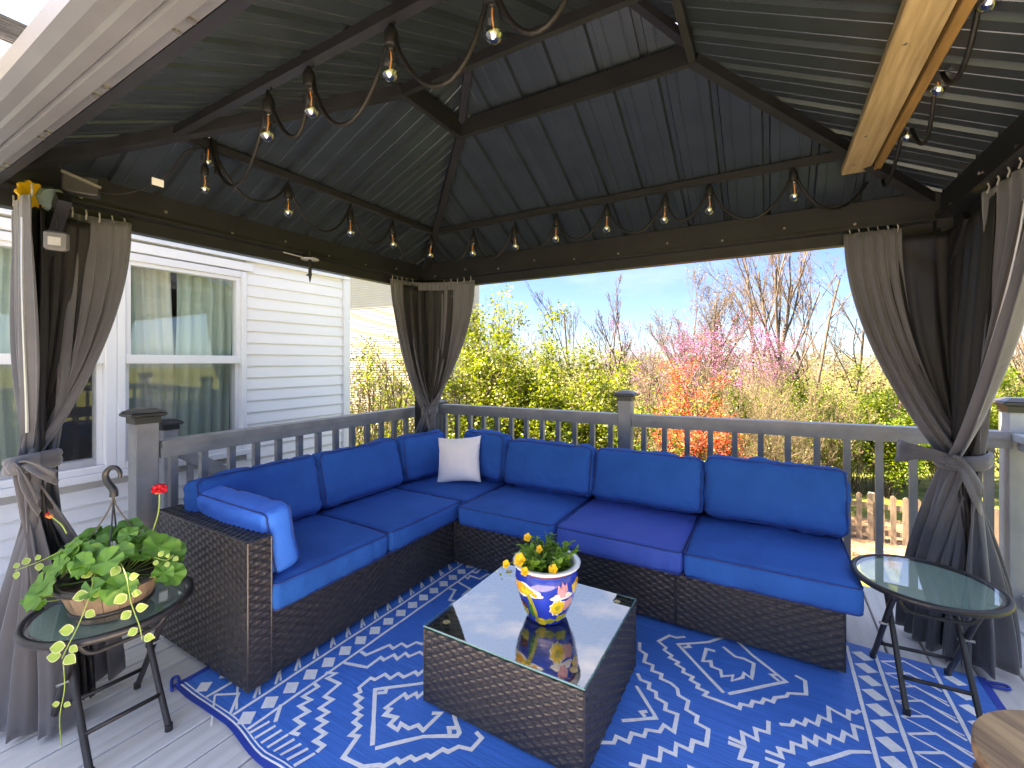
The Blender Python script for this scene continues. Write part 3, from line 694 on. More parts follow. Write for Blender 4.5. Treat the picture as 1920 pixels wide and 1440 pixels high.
zb_ = MB(); zb_.tube([Vector(PD[i][60])-Vector((T2[0], T2[1], 0))+Vector((-.012, -.012, 0)) for i in range(3, 24)], .0045, 5); zb_.build('zipper', M['zip'], c2)
zb_ = MB(); zb_.grid([[Vector(PD[i][j])-Vector((T2[0], T2[1], 0))+Vector((-.006, -.006, 0)) for j in range(54, 61)] for i in range(3, 24)]); zb_.build('zipper_tape', M['ziptape'], c2, smooth=True)
for hd in (hC, hD): rings(c2, [(p[0]-T2[0], p[1]-T2[1]) for p in hd], 1.975, 6)
band(c2, (0, 0), .885, .085, 14, dirv=(-.55, -.83), tails=[(-1, .20, -.03, .11), (1, .09, .13, .12)])

# front left corner, at the left picture edge
T3 = (-2.33, .515)
c3 = empty('gazebo_curtain', (T3[0], T3[1], 0), label='grey curtain with black netting at the left edge behind the potted geranium', cat='curtain')
hE = [(-2.33, .52), (-2.50, .515), (-2.70, .52)]; fE = [(-2.12, .54), (-2.28, .45), (-2.47, .44)]
o, PE = cur(c3, 'drape', M['drape'], hE, T3, fE, 1.93, .94, .02, 4, .022, 21, phase=3.9, tie_r=.055, bulge=.35)
hF = [(-2.565, .66), (-2.565, .77), (-2.565, .88)]; fF = [(-2.44, .64), (-2.38, .68), (-2.28, .74)]
cur(c3, 'drape', M['drape'], hF, T3, fF, 1.955, .94, .05, 4, .020, 22, phase=.8, tie_r=.055, bulge=.8)
cur(c3, 'mosquito_net', M['net'], [(-2.42, .54), (-2.54, .57), (-2.565, .74)], T3, [(-2.30, .56), (-2.26, .60), (-2.24, .66)], 1.92, .94, .05, 6, .015, 23, tie_r=.04)
zb_ = MB(); zb_.tube([Vector(PE[i][12])-Vector((T3[0], T3[1], 0))+Vector((.012, .0, 0)) for i in range(2, 22)], .0045, 5); zb_.build('zipper', M['zip'], c3)
for hd in (hE, hF): rings(c3, [(p[0]-T3[0], p[1]-T3[1]) for p in hd], 1.945, 5)
band(c3, (0, 0), .95, .07, 24, dirv=(.75, -.66), tails=[(1, .06, .13, .06), (1, .11, .03, .05)])

# ------------------------------------------------------------------ wicker
def weave(mb, o, u, v, W, H, pu=.030, pv=.0165, amp=.0055):
    """woven resin strands over the rectangle o + u*[0,W] + v*[0,H]; bumps rise along u x v"""
    o, u, v = Vector(o), Vector(u), Vector(v); n = u.cross(v)
    cu = max(2, round(W/pu)); cv = max(2, round(H/pv)); pu = W/cu; pv = H/cv
    su = [0, .12, .5, .88]; sv = [0, .14, .5, .86]
    U = [(i, f) for i in range(cu) for f in su]+[(cu-1, 1.)]; Vv = [(j, f) for j in range(cv) for f in sv]+[(cv-1, 1.)]
    P = []
    for j, fv in Vv:
        row = []
        pv_ = max(0., 1-(2*fv-1)**2)**.5
        for i, fu in U:
            over = (i+j) % 2 == 0
            a = math.sin(math.pi*min(max(fu, 0), 1))
            h = pv_*(.25+.75*a) if over else pv_*(.25-.55*a)
            p = o+u*((i+fu)*pu)+v*((j+fv)*pv)+n*(h*amp)
            row.append(p)
        P.append(row)
    mb.grid(P)
def wbox(par, name, x0, x1, y0, y1, z0, z1, sides='FBLRT', core=.004):
    """wicker-covered box; weave on the named sides, dark core inside"""
    mb = MB(); mb.mi = 0; A = .0032
    if 'F' in sides: weave(mb, (x0, y0, z0), (1,0,0), (0,0,1), x1-x0, z1-z0)
    if 'B' in sides: weave(mb, (x1, y1, z0), (-1,0,0), (0,0,1), x1-x0, z1-z0)
    if 'R' in sides: weave(mb, (x1, y0, z0), (0,1,0), (0,0,1), y1-y0, z1-z0)
    if 'L' in sides: weave(mb, (x0, y1, z0), (0,-1,0), (0,0,1), y1-y0, z1-z0)
    if 'T' in sides: weave(mb, (x0, y0, z1), (1,0,0), (0,1,0), x1-x0, y1-y0)
    c = core; mb.mi = 1; mb.box(x0+c, x1-c, y0+c, y1-c, z0+.002, z1-c)
    mb.mi = 0
    for (a, b) in ((x0, y0), (x1, y0), (x1, y1), (x0, y1)): mb.tube([(a, b, z0), (a, b, z1)], .0042, 6)   # bound edges
    if 'T' in sides:
        for p, q in (((x0,y0),(x1,y0)),((x1,y0),(x1,y1)),((x1,y1),(x0,y1)),((x0,y1),(x0,y0))): mb.tube([(*p, z1), (*q, z1)], .0042, 6)
    o = mb.build(name, [M['wicker'], M['wicker_in']], par)
    return o
FR = Vector((0, 0, 0))
def module(loc, rz, w, d, label, arm=None, corner=False):
    m_ = empty('sofa_module', loc, rz, label=label, cat='sofa', group='sectional sofa modules')
    h = w/2
    wbox(m_, 'base', -h+.002, h-.002, 0, d, .025, .285)
    wbox(m_, 'backrest', -h+.002, h-.002, d-.07, d, .29, .60, 'FBT')
    if corner: wbox(m_, 'backrest', -h+.002, -h+.072, .0, d-.074, .29, .60, 'RLT')
    if arm: wbox(m_, 'arm', -h-.095, -h-.001, -.015, d, .025, .605)
    for sx in (-h+.06, h-.06):
        for sy in (.05, d-.05):
            b = MB(); b.lathe([(.018, 0), (.018, .026)], (sx, sy, 0), 10); b.build('foot', M['blackplastic'], m_)
    return m_
RUGZ = .007
D = .74
module((-1.765, 1.375, RUGZ), R(90), .63, D, 'wicker sofa module with the woven arm nearest the geranium', arm=True)
module((-1.765, 2.00, RUGZ), R(90), .62, D, 'wicker sofa module between the arm module and the corner')
module((-2.135, 2.315, RUGZ), 0, .74, .70, 'wicker corner module under the white pillow at the far corner', corner=True)
for k, (a, b, lb) in enumerate(((-1.76, -1.075, 'wicker sofa module next to the corner, behind the coffee table'), (-1.07, -.405, 'wicker sofa module in the middle of the right run'), (-.40, .268, 'wicker sofa module at the open right end beside the glass table'))):
    module(((a+b)/2, 2.275, RUGZ), 0, b-a, D-.04, lb)

# ------------------------------------------------------------------ cushions
def cushion(name, label, size, loc, rot, m, seed, r=.035, puff=.018, wrinkle=.006, n=(36, 26, 8), pip=True, group=None, cat='cushion', pinch=0., crease=None):
    """soft box: size (x,y,z), centred; the top and bottom (z) or all sides puff out"""
    sx, sy, sz = size; sd = seed*7.31
    def shape(p, nrm):
        x, y, z = p
        ax, ay, az = abs(2*x/sx), abs(2*y/sy), abs(2*z/sz)
        core = Vector((max(-sx/2+r, min(sx/2-r, x)), max(-sy/2+r, min(sy/2-r, y)), max(-sz/2+r, min(sz/2-r, z))))
        d = Vector(p)-core
        q = core+(d.normalized()*r if d.length > 1e-9 else Vector((0,0,0)))
        f = 0
        if abs(nrm.z) > .5: f = puff*(1-ax**2.6)*(1-ay**2.6); q.z += math.copysign(f, nrm.z)
        elif abs(nrm.x) > .5: q.x += math.copysign(puff*.35*(1-ay**2)*(1-az**2), nrm.x)
        else: q.y += math.copysign(puff*.35*(1-ax**2)*(1-az**2), nrm.y)
        if pinch: # pillow: thin edges, pointed corners
            k = (1-ax**2.2)*(1-ay**2.2); q.z = math.copysign(.006+(sz/2-.006)*max(0, k)**.55, z)
            s = 1-.10*(ay**1.5*(1-ax**4)*.0+0); q.x *= 1-pinch*(1-ay**2)*ax**3; q.y *= 1-pinch*(1-ax**2)*ay**3
        wv = wrinkle*(noise.noise((x*7+sd, y*5, z*9+sd))+.55*noise.noise((x*19+sd, y*11+sd, z*17)))
        # puckers along the seams and a few soft folds running in from the corners
        e = max(ax, ay)**6
        st = wrinkle*.9*e*noise.noise((x*38+sd, y*38-sd, 2.))
        fd = abs(noise.noise((x*3.2+y*4.1+sd, x*1.1-y*2.3, sd)))
        fold = -wrinkle*1.1*max(0., 1-fd*9)*(.35+.65*min(1, ax*ax+ay*ay))
        sag = -.35*wrinkle*(noise.noise((x*2.3+sd, y*2.1, 5.))+.3)*2
        return q+nrm*(wv+st+fold+sag)
    mb = MB(); nx, ny, nz_ = n
    def face(o, u, v, nu, nv, nrm):
        o, u, v, nrm = map(Vector, (o, u, v, nrm))
        def ss(k, nn): t = k/nn; return t+.10*math.sin(2*math.pi*t)*-1*.5
        mb.grid([[shape(o+u*ss(i, nu)+v*ss(j, nv), nrm) for i in range(nu+1)] for j in range(nv+1)])
    X, Y, Z = sx/2, sy/2, sz/2
    face((-X,-Y,Z), (sx,0,0), (0,sy,0), nx, ny, (0,0,1)); face((-X,Y,-Z), (sx,0,0), (0,-sy,0), nx, ny, (0,0,-1))
    face((-X,-Y,-Z), (sx,0,0), (0,0,sz), nx, nz_, (0,-1,0)); face((X,Y,-Z), (-sx,0,0), (0,0,sz), nx, nz_, (0,1,0))
    face((X,-Y,-Z), (0,sy,0), (0,0,sz), ny, nz_, (1,0,0)); face((-X,Y,-Z), (0,-sy,0), (0,0,sz), ny, nz_, (-1,0,0))
    o = mb.build(name, m, None, smooth=True); o.location = loc; o.rotation_euler = rot
    bm_merge(o.data, .004 if not pinch else .002)
    tag(o, label, cat, group)
    if pip:
        for s in (1, -1):
            e = r*.30; zz = s*(sz/2-e); pts = []
            rr = r
            for cx, cy, a0 in ((X-rr, Y-rr, 0), (-X+rr, Y-rr, 90), (-X+rr, -Y+rr, 180), (X-rr, -Y+rr, 270)):
                for k in range(5):
                    a = R(a0+22.5*k); pts.append((cx+(rr-e*.9)*math.cos(a)*1.0, cy+(rr-e*.9)*math.sin(a), zz+wrinkle*noise.noise((cx*9+k, cy*9, sd))))
            P = []
            for i in range(len(pts)):
                a, b = Vector(pts[i]), Vector(pts[(i+1) % len(pts)]); L = (b-a).length; kk = max(1, int(L/.05))
                for k in range(kk):
                    q = a.lerp(b, k/kk); q.z += .0022*noise.noise((q.x*14, q.y*14, sd+s)); P.append(q)
            t = MB(); t.tube(P, .0042, 5, closed=True); t.build('piping', M['piping'], o, smooth=True)
    return o
def bm_merge(me, d):
    import bmesh
    b = bmesh.new(); b.from_mesh(me); bmesh.ops.remove_doubles(b, verts=b.verts, dist=.0025); bmesh.ops.recalc_face_normals(b, faces=b.faces)
    b.to_mesh(me); b.free(); me.polygons.foreach_set('use_smooth', [True]*len(me.polygons)); me.update()
B, BF = M['blue'], M['blue_faded']
SZ = .357
cushion('seat_cushion', 'blue seat cushion beside the wicker arm and bolster', (.64, .635, .125), (-2.045, 1.375, SZ), (0, 0, R(90)), B, 1, group='seat cushions')
cushion('seat_cushion', 'blue seat cushion second from the wicker arm', (.625, .635, .125), (-2.045, 2.005, SZ), (0, 0, R(90)), B, 2, group='seat cushions')
cushion('seat_cushion', 'square blue corner seat cushion in front of the white pillow', (.69, .60, .12), (-2.05, 2.63, SZ-.004), (0, 0, 0), B, 3, group='seat cushions')
cushion('seat_cushion', 'blue seat cushion just right of the corner, behind the flower pot', (.665, .635, .125), (-1.365, 2.53, SZ), (0, 0, R(-.6)), B, 4, group='seat cushions')
cushion('seat_cushion', 'purplish faded blue seat cushion in the right run', (.665, .635, .125), (-.69, 2.525, SZ), (0, 0, 0), BF, 5, group='seat cushions')
cushion('seat_cushion', 'blue seat cushion at the open right end of the sofa', (.69, .635, .125), (-.02, 2.525, SZ), (0, 0, R(.5)), B, 6, group='seat cushions')
# back cushions: built lying, tilted upright; local x = width, local y = height, local z = thickness
def back(label, w, h, th, base, face_rz, lean, seed, m=B, **k):
    """base = bottom centre (x, y, z) of the cushion; face_rz = direction the front faces"""
    o = cushion('back_cushion', label, (w, h, th), (0, 0, 0), (0, 0, 0), m, seed, r=.048, puff=.030, wrinkle=.010, group='back cushions', **k)
    o.rotation_mode = 'XYZ'
    mt = Matrix.Rotation(R(face_rz), 4, 'Z') @ Matrix.Rotation(R(90-lean), 4, 'X') @ Matrix.Translation((0, h/2, 0))
    o.matrix_world = Matrix.Translation(base) @ mt
    return o
bz = .425
back('blue back cushion behind the arm bolster, nearest the wicker arm', .655, .34, .15, (-2.33, 1.37, bz), 90, 14, 11)
back('blue back cushion second from the wicker arm', .66, .34, .15, (-2.33, 2.03, bz), 90, 13, 12)
back('blue back cushion at the corner, left of the white pillow', .43, .34, .14, (-2.30, 2.60, bz), 82, 10, 13)
back('blue back cushion at the corner, right of the white pillow', .42, .35, .14, (-1.90, 2.83, bz), -8, 8, 14)
back('blue back cushion in the right run closest to the corner', .665, .33, .15, (-1.335, 2.77, bz), 0, 13, 15)
back('blue back cushion in the middle of the right run', .665, .33, .15, (-.665, 2.77, bz), 0, 14, 16)
back('blue back cushion at the open right end of the sofa', .675, .345, .15, (.005, 2.78, bz), 0, 13, 17)
o = cushion('bolster_cushion', 'brightly lit blue bolster cushion leaning on the wicker arm', (.60, .29, .125), (0, 0, 0), (0, 0, 0), mat('blue_fabric_lit', (.012, .16, .62), .7, var=.1, vs=4, bump=.1, bs=420, spec=.2), 21, r=.04, puff=.022, wrinkle=.006)  # lighter copy of the sofa blue stands in for light on the bolster
o.matrix_world = Matrix.Translation((-2.07, 1.155, .425)) @ Matrix.Rotation(R(180), 4, 'Z') @ Matrix.Rotation(R(80), 4, 'X') @ Matrix.Translation((0, .145, 0))
o = cushion('throw_pillow', 'white square throw pillow in the blue sofa corner', (.34, .34, .15), (0, 0, 0), (0, 0, 0), M['white_fab'], 31, r=.004, puff=0, wrinkle=.004, n=(20, 20, 2), pip=False, pinch=.09)
o.matrix_world = Matrix.Translation((-1.97, 2.60, .432)) @ Matrix.Rotation(R(18), 4, 'Z') @ Matrix.Rotation(R(72), 4, 'X') @ Matrix.Rotation(R(5), 4, 'Z') @ Matrix.Translation((0, .165, 0))

# ------------------------------------------------------------------ coffee table
ct = empty('coffee_table', (-.825, 1.60, RUGZ), label='square dark wicker coffee table with glass top holding the painted pot', cat='table')
wbox(ct, 'wicker_body', -.325, .325, -.30, .30, .008, .285, 'FBLR')
weave_b = MB(); weave(weave_b, (-.32, -.295, .283), (1,0,0), (0,1,0), .64, .59); weave_b.build('wicker_top', M['wicker'], ct)
mb = MB(); mb.box(-.326, .326, -.301, .301, .2905, .2965, .0015); g_ = mb.build('glass_top', M['cglass'], ct)
mb = MB(); mb.tube([(-.327,-.302,.2935),(.327,-.302,.2935),(.327,.302,.2935),(-.327,.302,.2935)], .0028, 4, closed=True); mb.build('glass_edge', M['glassedge'], g_)
for sx in (-1, 1):
    for sy in (-1, 1):
        mb = MB(); mb.lathe([(.0, .2975), (.006, .2978), (.008, .2982), (.013, .2979), (.0145, .2969)], (sx*.265, sy*.24, 0), 16); mb.build('suction_pad', M['brass'], ct, smooth=True)
        mb = MB(); mb.lathe([(.016, 0), (.016, .01)], (sx*.29, sy*.265, 0), 8); mb.build('foot', M['blackplastic'], ct)

# ------------------------------------------------------------------ folding side tables
def side_table(name, label, x, y, rz, top=.452, rad=.235):
    t = empty(name, (x, y, 0), rz, label=label, cat='table', group='round glass side tables')
    mb = MB(); mb.lathe([(rad-.019, top-.020), (rad-.004, top-.021), (rad+.003, top-.010), (rad, top+.001), (rad-.008, top+.004), (rad-.017, top+.001), (rad-.019, top-.020)], (0,0,0), 56, cap=False); mb.build('rim', M['tube'], t, smooth=True)
    mb = MB(); mb.lathe([(0, top-.0005), (rad-.018, top-.0005), (rad-.018, top-.0045), (0, top-.0045)][::-1], (0,0,0), 56); mb.build('glass_top', M['tglass'], t)
    mb = MB(); mb.lathe([(0, top-.0056), (rad-.03, top-.0056)], (0,0,0), 48, cap=False); q = mb.build('textured_underside', M['ripple'], t)
    for s in (1, -1):   # two crossed U frames
        a = .125 if s > 0 else .105
        for e in (-1, 1):
            pts = bez([(e*a, -s*.125, top-.028), (e*a, -s*.05, .33), (e*a*1.0, s*.075, .15), (e*a, s*.11, .10), (e*a, s*.175, .012)], 6)
            mb = MB(); mb.tube(pts, .0105, 10); lg = mb.build('leg', M['tube'], t, smooth=True)
            mb = MB(); mb.lathe([(.0125, -.010), (.0125, .012)], tuple(pts[-1]), 8); mb.build('foot_cap', M['blackplastic'], lg)
        mb = MB(); mb.tube([(-a, s*.11, .105), (a, s*.11, .105)], .0075, 8); mb.build('cross_bar', M['tube'], t, smooth=True)
        mb = MB(); mb.tube(bez([(-a, -s*.125, top-.03), (-a*.8, -s*.125, top-.075), (-a*.5, -s*.125, top-.088), (a*.5, -s*.125, top-.088), (a*.8, -s*.125, top-.075), (a, -s*.125, top-.03)], 5), .008, 8); mb.build('handle_bar', M['tube'], t, smooth=True)
    for e in (-1, 1):
        mb = MB(); mb.tube([(e*.095, .0, .245), (e*.145, .0, .245)], .006, 8); mb.build('pivot_bolt', M['bolt'], t)
    return t
rp_ = bpy.data.materials.new('rippled_glass'); rp_.use_nodes = True
_n = rp_.node_tree; _p = _n.nodes['Principled BSDF']; _p.inputs['Base Color'].default_value = (.42, .56, .51, 1); _p.inputs['Roughness'].default_value = .3; _p.inputs['Alpha'].default_value = .8
_v = _n.nodes.new('ShaderNodeTexNoise'); _v.inputs['Scale'].default_value = 70; _b = _n.nodes.new('ShaderNodeBump'); _b.inputs['Strength'].default_value = .7; _b.inputs['Distance'].default_value = .004
_t = _n.nodes.new('ShaderNodeTexCoord'); _n.links.new(_t.outputs['Object'], _v.inputs['Vector']); _n.links.new(_v.outputs['Fac'], _b.inputs['Height']); _n.links.new(_b.outputs[0], _p.inputs['Normal'])
M['ripple'] = rp_
side_table('side_table', 'round glass side table at the right, beside the open sofa end', .53, 2.345, R(4))
side_table('side_table', 'round glass side table at the left carrying the geranium planter', -2.035, .648, R(88))

# ------------------------------------------------------------------ barrel stool, bottom right
stl = empty('wicker_stool', (.655, 1.44, RUGZ), label='woven brown stool with a round wooden top at the bottom right corner', cat='stool')
mb = MB(); rows = 34
P = []
for i in range(rows*3+1):
    z = .375*i/(rows*3); t = z/.375; rr = .215+.055*math.sin(math.pi*(1-t)*.62)
    f = (i % 3)/3; bump_ = .004*math.sin(math.pi*f)
    P.append([((rr+bump_*(1+.6*math.cos(k*math.pi+(i//3)*math.pi)))*math.cos(2*math.pi*k/72), (rr+bump_*(1+.6*math.cos(k*math.pi+(i//3)*math.pi)))*math.sin(2*math.pi*k/72), z) for k in range(73)])
mb.grid(P); stuff(mb.build('woven_body', M['rattan'], stl, smooth=True))
for k, (a, b) in enumerate(((-.24, -.125), (-.124, .005), (.006, .12), (.121, .24))):   # planks of the top
    pts = []; rr = .240; N = 24
    q = MB()
    up_, lo = [], []
    for i in range(N+1):
        xx = lerp(a, b, i/N); hh = math.sqrt(max(0, rr*rr-xx*xx)); up_.append((xx, hh)); lo.append((xx, -hh))
    ring_ = up_+lo[::-1]
    b0 = len(q.v); K = len(ring_)
    q.v += [(x, y, .378) for x, y in ring_]+[(x*.998, y*.998, .403) for x, y in ring_]+[(x*.985, y*.985, .408) for x, y in ring_]
    q.add([tuple(range(K-1,-1,-1)), tuple(range(2*K, 3*K))]+[(i, (i+1) % K, K+(i+1) % K, K+i) for i in range(K)]+[(K+i, K+(i+1) % K, 2*K+(i+1) % K, 2*K+i) for i in range(K)])
    w_ = q.build('top_plank', M['acacia'], stl, loc=(0, 0, 0)); w_.rotation_euler = (0, 0, R(38))

# ------------------------------------------------------------------ rug
def rugz(x, y):
    z = .004+.0012*math.sin(x*23+y*9)*math.sin(y*17)
    z += .010*math.exp(-((y-.865)/.03)**2)*max(0, math.sin(x*13+.6))**2*(1 if x > -1.75 else .3)   # lifted front hem
    return z
RX, RX2, RYa, RYb = -2.09, .765, .855, 2.575
def hem(x): return .012*math.sin(x*6.1+.4)+.006*math.sin(x*14)
mb = MB(); NX, NY = 120, 60
P = []
for j in range(NY+1):
    row = []
    for i in range(NX+1):
        x = lerp(RX, RX2, i/NX); y = lerp(RYa+hem(x), RYb+.5*hem(x+3), j/NY); row.append((x, y, rugz(x, y)))
    P.append(row)
mb.grid(P); rug = mb.build('outdoor_rug', M['rug'], smooth=True); tag(rug, 'blue woven outdoor rug with white zigzag and diamond pattern', 'rug')
def ribbon(b, pts, w=.013, lift=.0016):
    w = w*1.22
    pts = [Vector((*p, 0)) for p in pts]; Q = []
    for i in range(len(pts)-1):
        k = max(1, int((pts[i+1]-pts[i]).length/.035))
        Q += [pts[i].lerp(pts[i+1], q/k) for q in range(k)]
    Q.append(pts[-1])
    L, Rr = [], []
    for i, q in enumerate(Q):
        d0 = (q-Q[i-1]).normalized() if i else (Q[1]-q).normalized(); d1 = (Q[i+1]-q).normalized() if i < len(Q)-1 else d0
        n0, n1 = Vector((-d0.y, d0.x, 0)), Vector((-d1.y, d1.x, 0)); n = (n0+n1)
        n = n.normalized() if n.length > .3 else n0
        k = min(1.6, 1/max(.5, n.dot(n0))); ww = w*(1+.22*noise.noise((q.x*90, q.y*90, 1)))
        for S, sg in ((L, 1), (Rr, -1)):
            e = q+n*sg*ww/2*k; S.append((e.x, e.y, rugz(e.x, e.y)+lift))
    b.grid([L, Rr])
def rhomb(b, x, y, a, c, sk=.0):
    q = [(x-a, y+sk), (x, y-c), (x+a, y-sk), (x, y+c)]; b.poly([(px, py, rugz(px, py)+.0016) for px, py in q])
pat = MB()
MIR = 3.41
left_sets = [
 [(-1.618,1.153),(-1.577,1.148),(-1.583,1.085),(-1.539,1.089),(-1.55,1.048),(-1.496,1.048),(-1.506,1.001),(-1.461,1.002),(-1.463,.959),(-1.432,.968)],
 [(-1.623,1.216),(-1.58,1.235),(-1.589,1.199),(-1.515,1.202),(-1.51,1.127),(-1.468,1.131),(-1.475,1.081),(-1.43,1.083),(-1.438,1.047),(-1.397,1.05),(-1.404,1.015),(-1.357,1.016),(-1.363,.979),(-1.318,.981),(-1.318,.953)],
 [(-1.603,1.386),(-1.563,1.381),(-1.524,1.483),(-1.491,1.473),(-1.484,1.521),(-1.444,1.515),(-1.431,1.56),(-1.397,1.564),(-1.385,1.61),(-1.35,1.605),(-1.33,1.65)],
 [(-1.605,1.296),(-1.496,1.327),(-1.494,1.401),(-1.468,1.396),(-1.456,1.444),(-1.421,1.43),(-1.42,1.479),(-1.39,1.469),(-1.369,1.516),(-1.335,1.51),(-1.32,1.55),(-1.285,1.55),(-1.25,1.6)],
 [(-1.14,1.56),(-1.16,1.53),(-1.19,1.53),(-1.20,1.49),(-1.235,1.49),(-1.245,1.45),(-1.274,1.446),(-1.276,1.403),(-1.3,1.411),(-1.319,1.363),(-1.354,1.367),(-1.36,1.328),(-1.398,1.335),(-1.41,1.292),(-1.433,1.29),(-1.431,1.228),(-1.406,1.215),(-1.413,1.195),(-1.377,1.195),(-1.376,1.164),(-1.341,1.16),(-1.344,1.133),(-1.311,1.134),(-1.311,1.101),(-1.276,1.099),(-1.275,1.056),(-1.248,1.067),(-1.224,.985),(-1.143,.995),(-1.10,1.026),(-1.083,1.03),(-1.067,1.069),(-1.047,1.066),(-1.033,1.1),(-1.011,1.098),(-.992,1.132),(-.975,1.131),(-.958,1.175),(-.936,1.176),(-.918,1.211),(-.875,1.224),(-.87,1.28),(-.902,1.29)],
 [(-1.16,1.44),(-1.228,1.375),(-1.368,1.254),(-1.177,1.067)],
 [(-1.16,1.063),(-1.051,1.182),(-.949,1.242),(-.95,1.258),(-.997,1.294),(-1.15,1.44)],
 [(-1.345,1.245),(-1.32,1.262),(-1.335,1.285)], [(-.975,1.235),(-.995,1.255),(-.968,1.272)],
 [(-1.15,1.36),(-1.189,1.345),(-1.191,1.308),(-1.213,1.322),(-1.224,1.284),(-1.249,1.296),(-1.26,1.207),(-1.239,1.21),(-1.237,1.181),(-1.191,1.194),(-1.19,1.158),(-1.148,1.156),(-1.157,1.182),(-1.118,1.182),(-1.101,1.21),(-1.069,1.202),(-1.063,1.293),(-1.092,1.276)],
]
right_sets = [
 [(-.375,2.165),(-.161,1.936)], [(-.144,1.939),(.055,2.137),(-.069,2.249),(-.16,2.36)], [(-.374,2.16),(-.251,2.251),(-.17,2.36)],
 [(-.345,2.15),(-.32,2.17),(-.34,2.19)], [(.03,2.125),(.0,2.15),(.03,2.165)],
 [(-.19,2.249),(-.137,2.201),(-.102,2.205),(-.063,2.191),(-.068,2.083),(-.097,2.103),(-.1,2.071),(-.138,2.027),(-.136,2.065),(-.176,2.034),(-.184,2.075),(-.219,2.079),(-.227,2.115),(-.257,2.097),(-.254,2.194),(-.217,2.197)],
 [(-.352,2.24),(-.387,2.21),(-.418,2.211),(-.455,2.141),(-.414,2.11),(-.419,2.088),(-.381,2.067),(-.387,2.046),(-.348,2.036),(-.354,2.016),(-.32,2.004),(-.32,1.98),(-.28,1.973),(-.285,1.948),(-.254,1.937),(-.255,1.915),(-.217,1.91),(-.226,1.884),(-.102,1.88),(-.099,1.907),(-.066,1.914),(-.059,1.949),(-.03,1.954),(-.022,1.984),(.007,1.982),(.015,2.012),(.053,2.041),(.061,2.066),(.121,2.094),(.122,2.179),(.088,2.196)],
 [(.29,2.10),(.272,2.074),(.252,2.075),(.247,2.03),(.189,2.056),(.186,1.982),(.156,1.989),(.145,1.936),(.113,1.945),(.104,1.912),(.074,1.917),(.066,1.89),(.028,1.873)],
 [(.288,2.003),(.256,2.001),(.257,1.936),(.224,1.949),(.213,1.9),(.179,1.906),(.172,1.866),(.138,1.877),(.132,1.837),(.101,1.85),(.101,1.804),(.063,1.802),(.064,1.758),(.023,1.753),(.032,1.72),(-.016,1.721)],
 [(-.007,1.87),(-.007,1.809),(-.048,1.806),(-.04,1.757),(-.088,1.766),(-.079,1.714),(-.127,1.717)],
 [(.291,1.895),(.232,1.861),(.106,1.731)],
]
center_sets = [
 [(-.485,1.876),(-.463,1.844),(-.427,1.843),(-.423,1.81),(-.393,1.807),(-.386,1.778),(-.347,1.768),(-.344,1.733),(-.3,1.734),(-.296,1.645),(-.333,1.657),(-.34,1.619),(-.383,1.605),(-.383,1.573),(-.424,1.565),(-.424,1.523),(-.467,1.523),(-.466,1.493),(-.51,1.47)],
 [(-.529,2.088),(-.515,2.032),(-.482,2.017),(-.478,1.96),(-.439,1.958),(-.435,1.921),(-.395,1.921),(-.393,1.892),(-.352,1.887),(-.323,1.868),(-.313,1.834),(-.275,1.823),(-.275,1.773),(-.234,1.76),(-.234,1.726),(-.192,1.717),(-.19,1.644),(-.233,1.64),(-.233,1.594),(-.28,1.597),(-.275,1.55),(-.322,1.552),(-.316,1.503),(-.361,1.495),(-.358,1.45),(-.40,1.44)],
 [(-.47,1.80),(-.375,1.69),(-.365,1.675),(-.47,1.60)], [(-.40,1.69),(-.42,1.675),(-.40,1.66)],
]
for S in left_sets:
    ribbon(pat, S); ribbon(pat, [(x, MIR-y) for x, y in S])
for S in right_sets:
    ribbon(pat, S, .012); ribbon(pat, [(x, MIR-y) for x, y in S], .012)
for S in center_sets:
    ribbon(pat, S, .012); ribbon(pat, [(-1.32-x, y) for x, y in S], .012)
for x in (-1.725, -1.612, .302, .404, .600, -1.905): ribbon(pat, [(x, .885+abs(hem(x))), (x, 2.545)], .011)
y = .915
while y < 2.54:
    for x in (-1.667, .353): rhomb(pat, x, y, .040, .036, .009)
    for x in (-1.975, .655): rhomb(pat, x, y, .036, .033, .007)
    for x0_, x1_ in ((.418, .588), (-1.89, -1.74)):
        ribbon(pat, [(x0_, y), ((x0_+x1_)/2, y+.05), (x1_, y-.02)], .009); ribbon(pat, [(x0_, y), (x1_, y-.085)], .006)
    y += .0875
for k in range(26):    # short dashes along the front and back hems
    x = -1.59+.037*k
    if -1.6 < x < -1.30 or k > 17:
        ribbon(pat, [(x, .88), (x+.012, .948)], .010)
        ribbon(pat, [(x, 2.535), (x+.012, 2.465)], .010)
ribbon(pat, [(-1.619, 1.017), (-1.557, .957)], .012)
stuff(pat.build('woven_pattern', M['rug_white'], rug))
for w0, off, mm in ((.016, .0, 'rug_edge'), (.005, .013, 'rug_white'), (.004, .026, 'rug_white')):
    b_ = MB(); ribbon(b_, [(lerp(RX+.02, RX2-.02, i/60), RYa+hem(lerp(RX+.02, RX2-.02, i/60))+off) for i in range(61)], w0, .002+off*.03); b_.build('hem_band', M[mm], rug)
for xx in (RX+.01, RX2-.01):
    b_ = MB(); ribbon(b_, [(xx, RYa+.0), (xx, RYb-.0)], .022, .0022); b_.build('binding', M['rug_edge'], rug)
for (x, y, dx, dy) in ((RX+.02, RYa+.01, -.05, .02), (RX2-.01, RYb-.03, .06, .0)):
    b_ = MB(); b_.tube(bez([(x, y, .006), (x+dx, y+dy, .012), (x+dx*1.1, y+dy-.02, .01), (x+.01, y-.025, .006)], 5), .006, 6); b_.build('corner_loop', M['rug_edge'], rug, smooth=True)

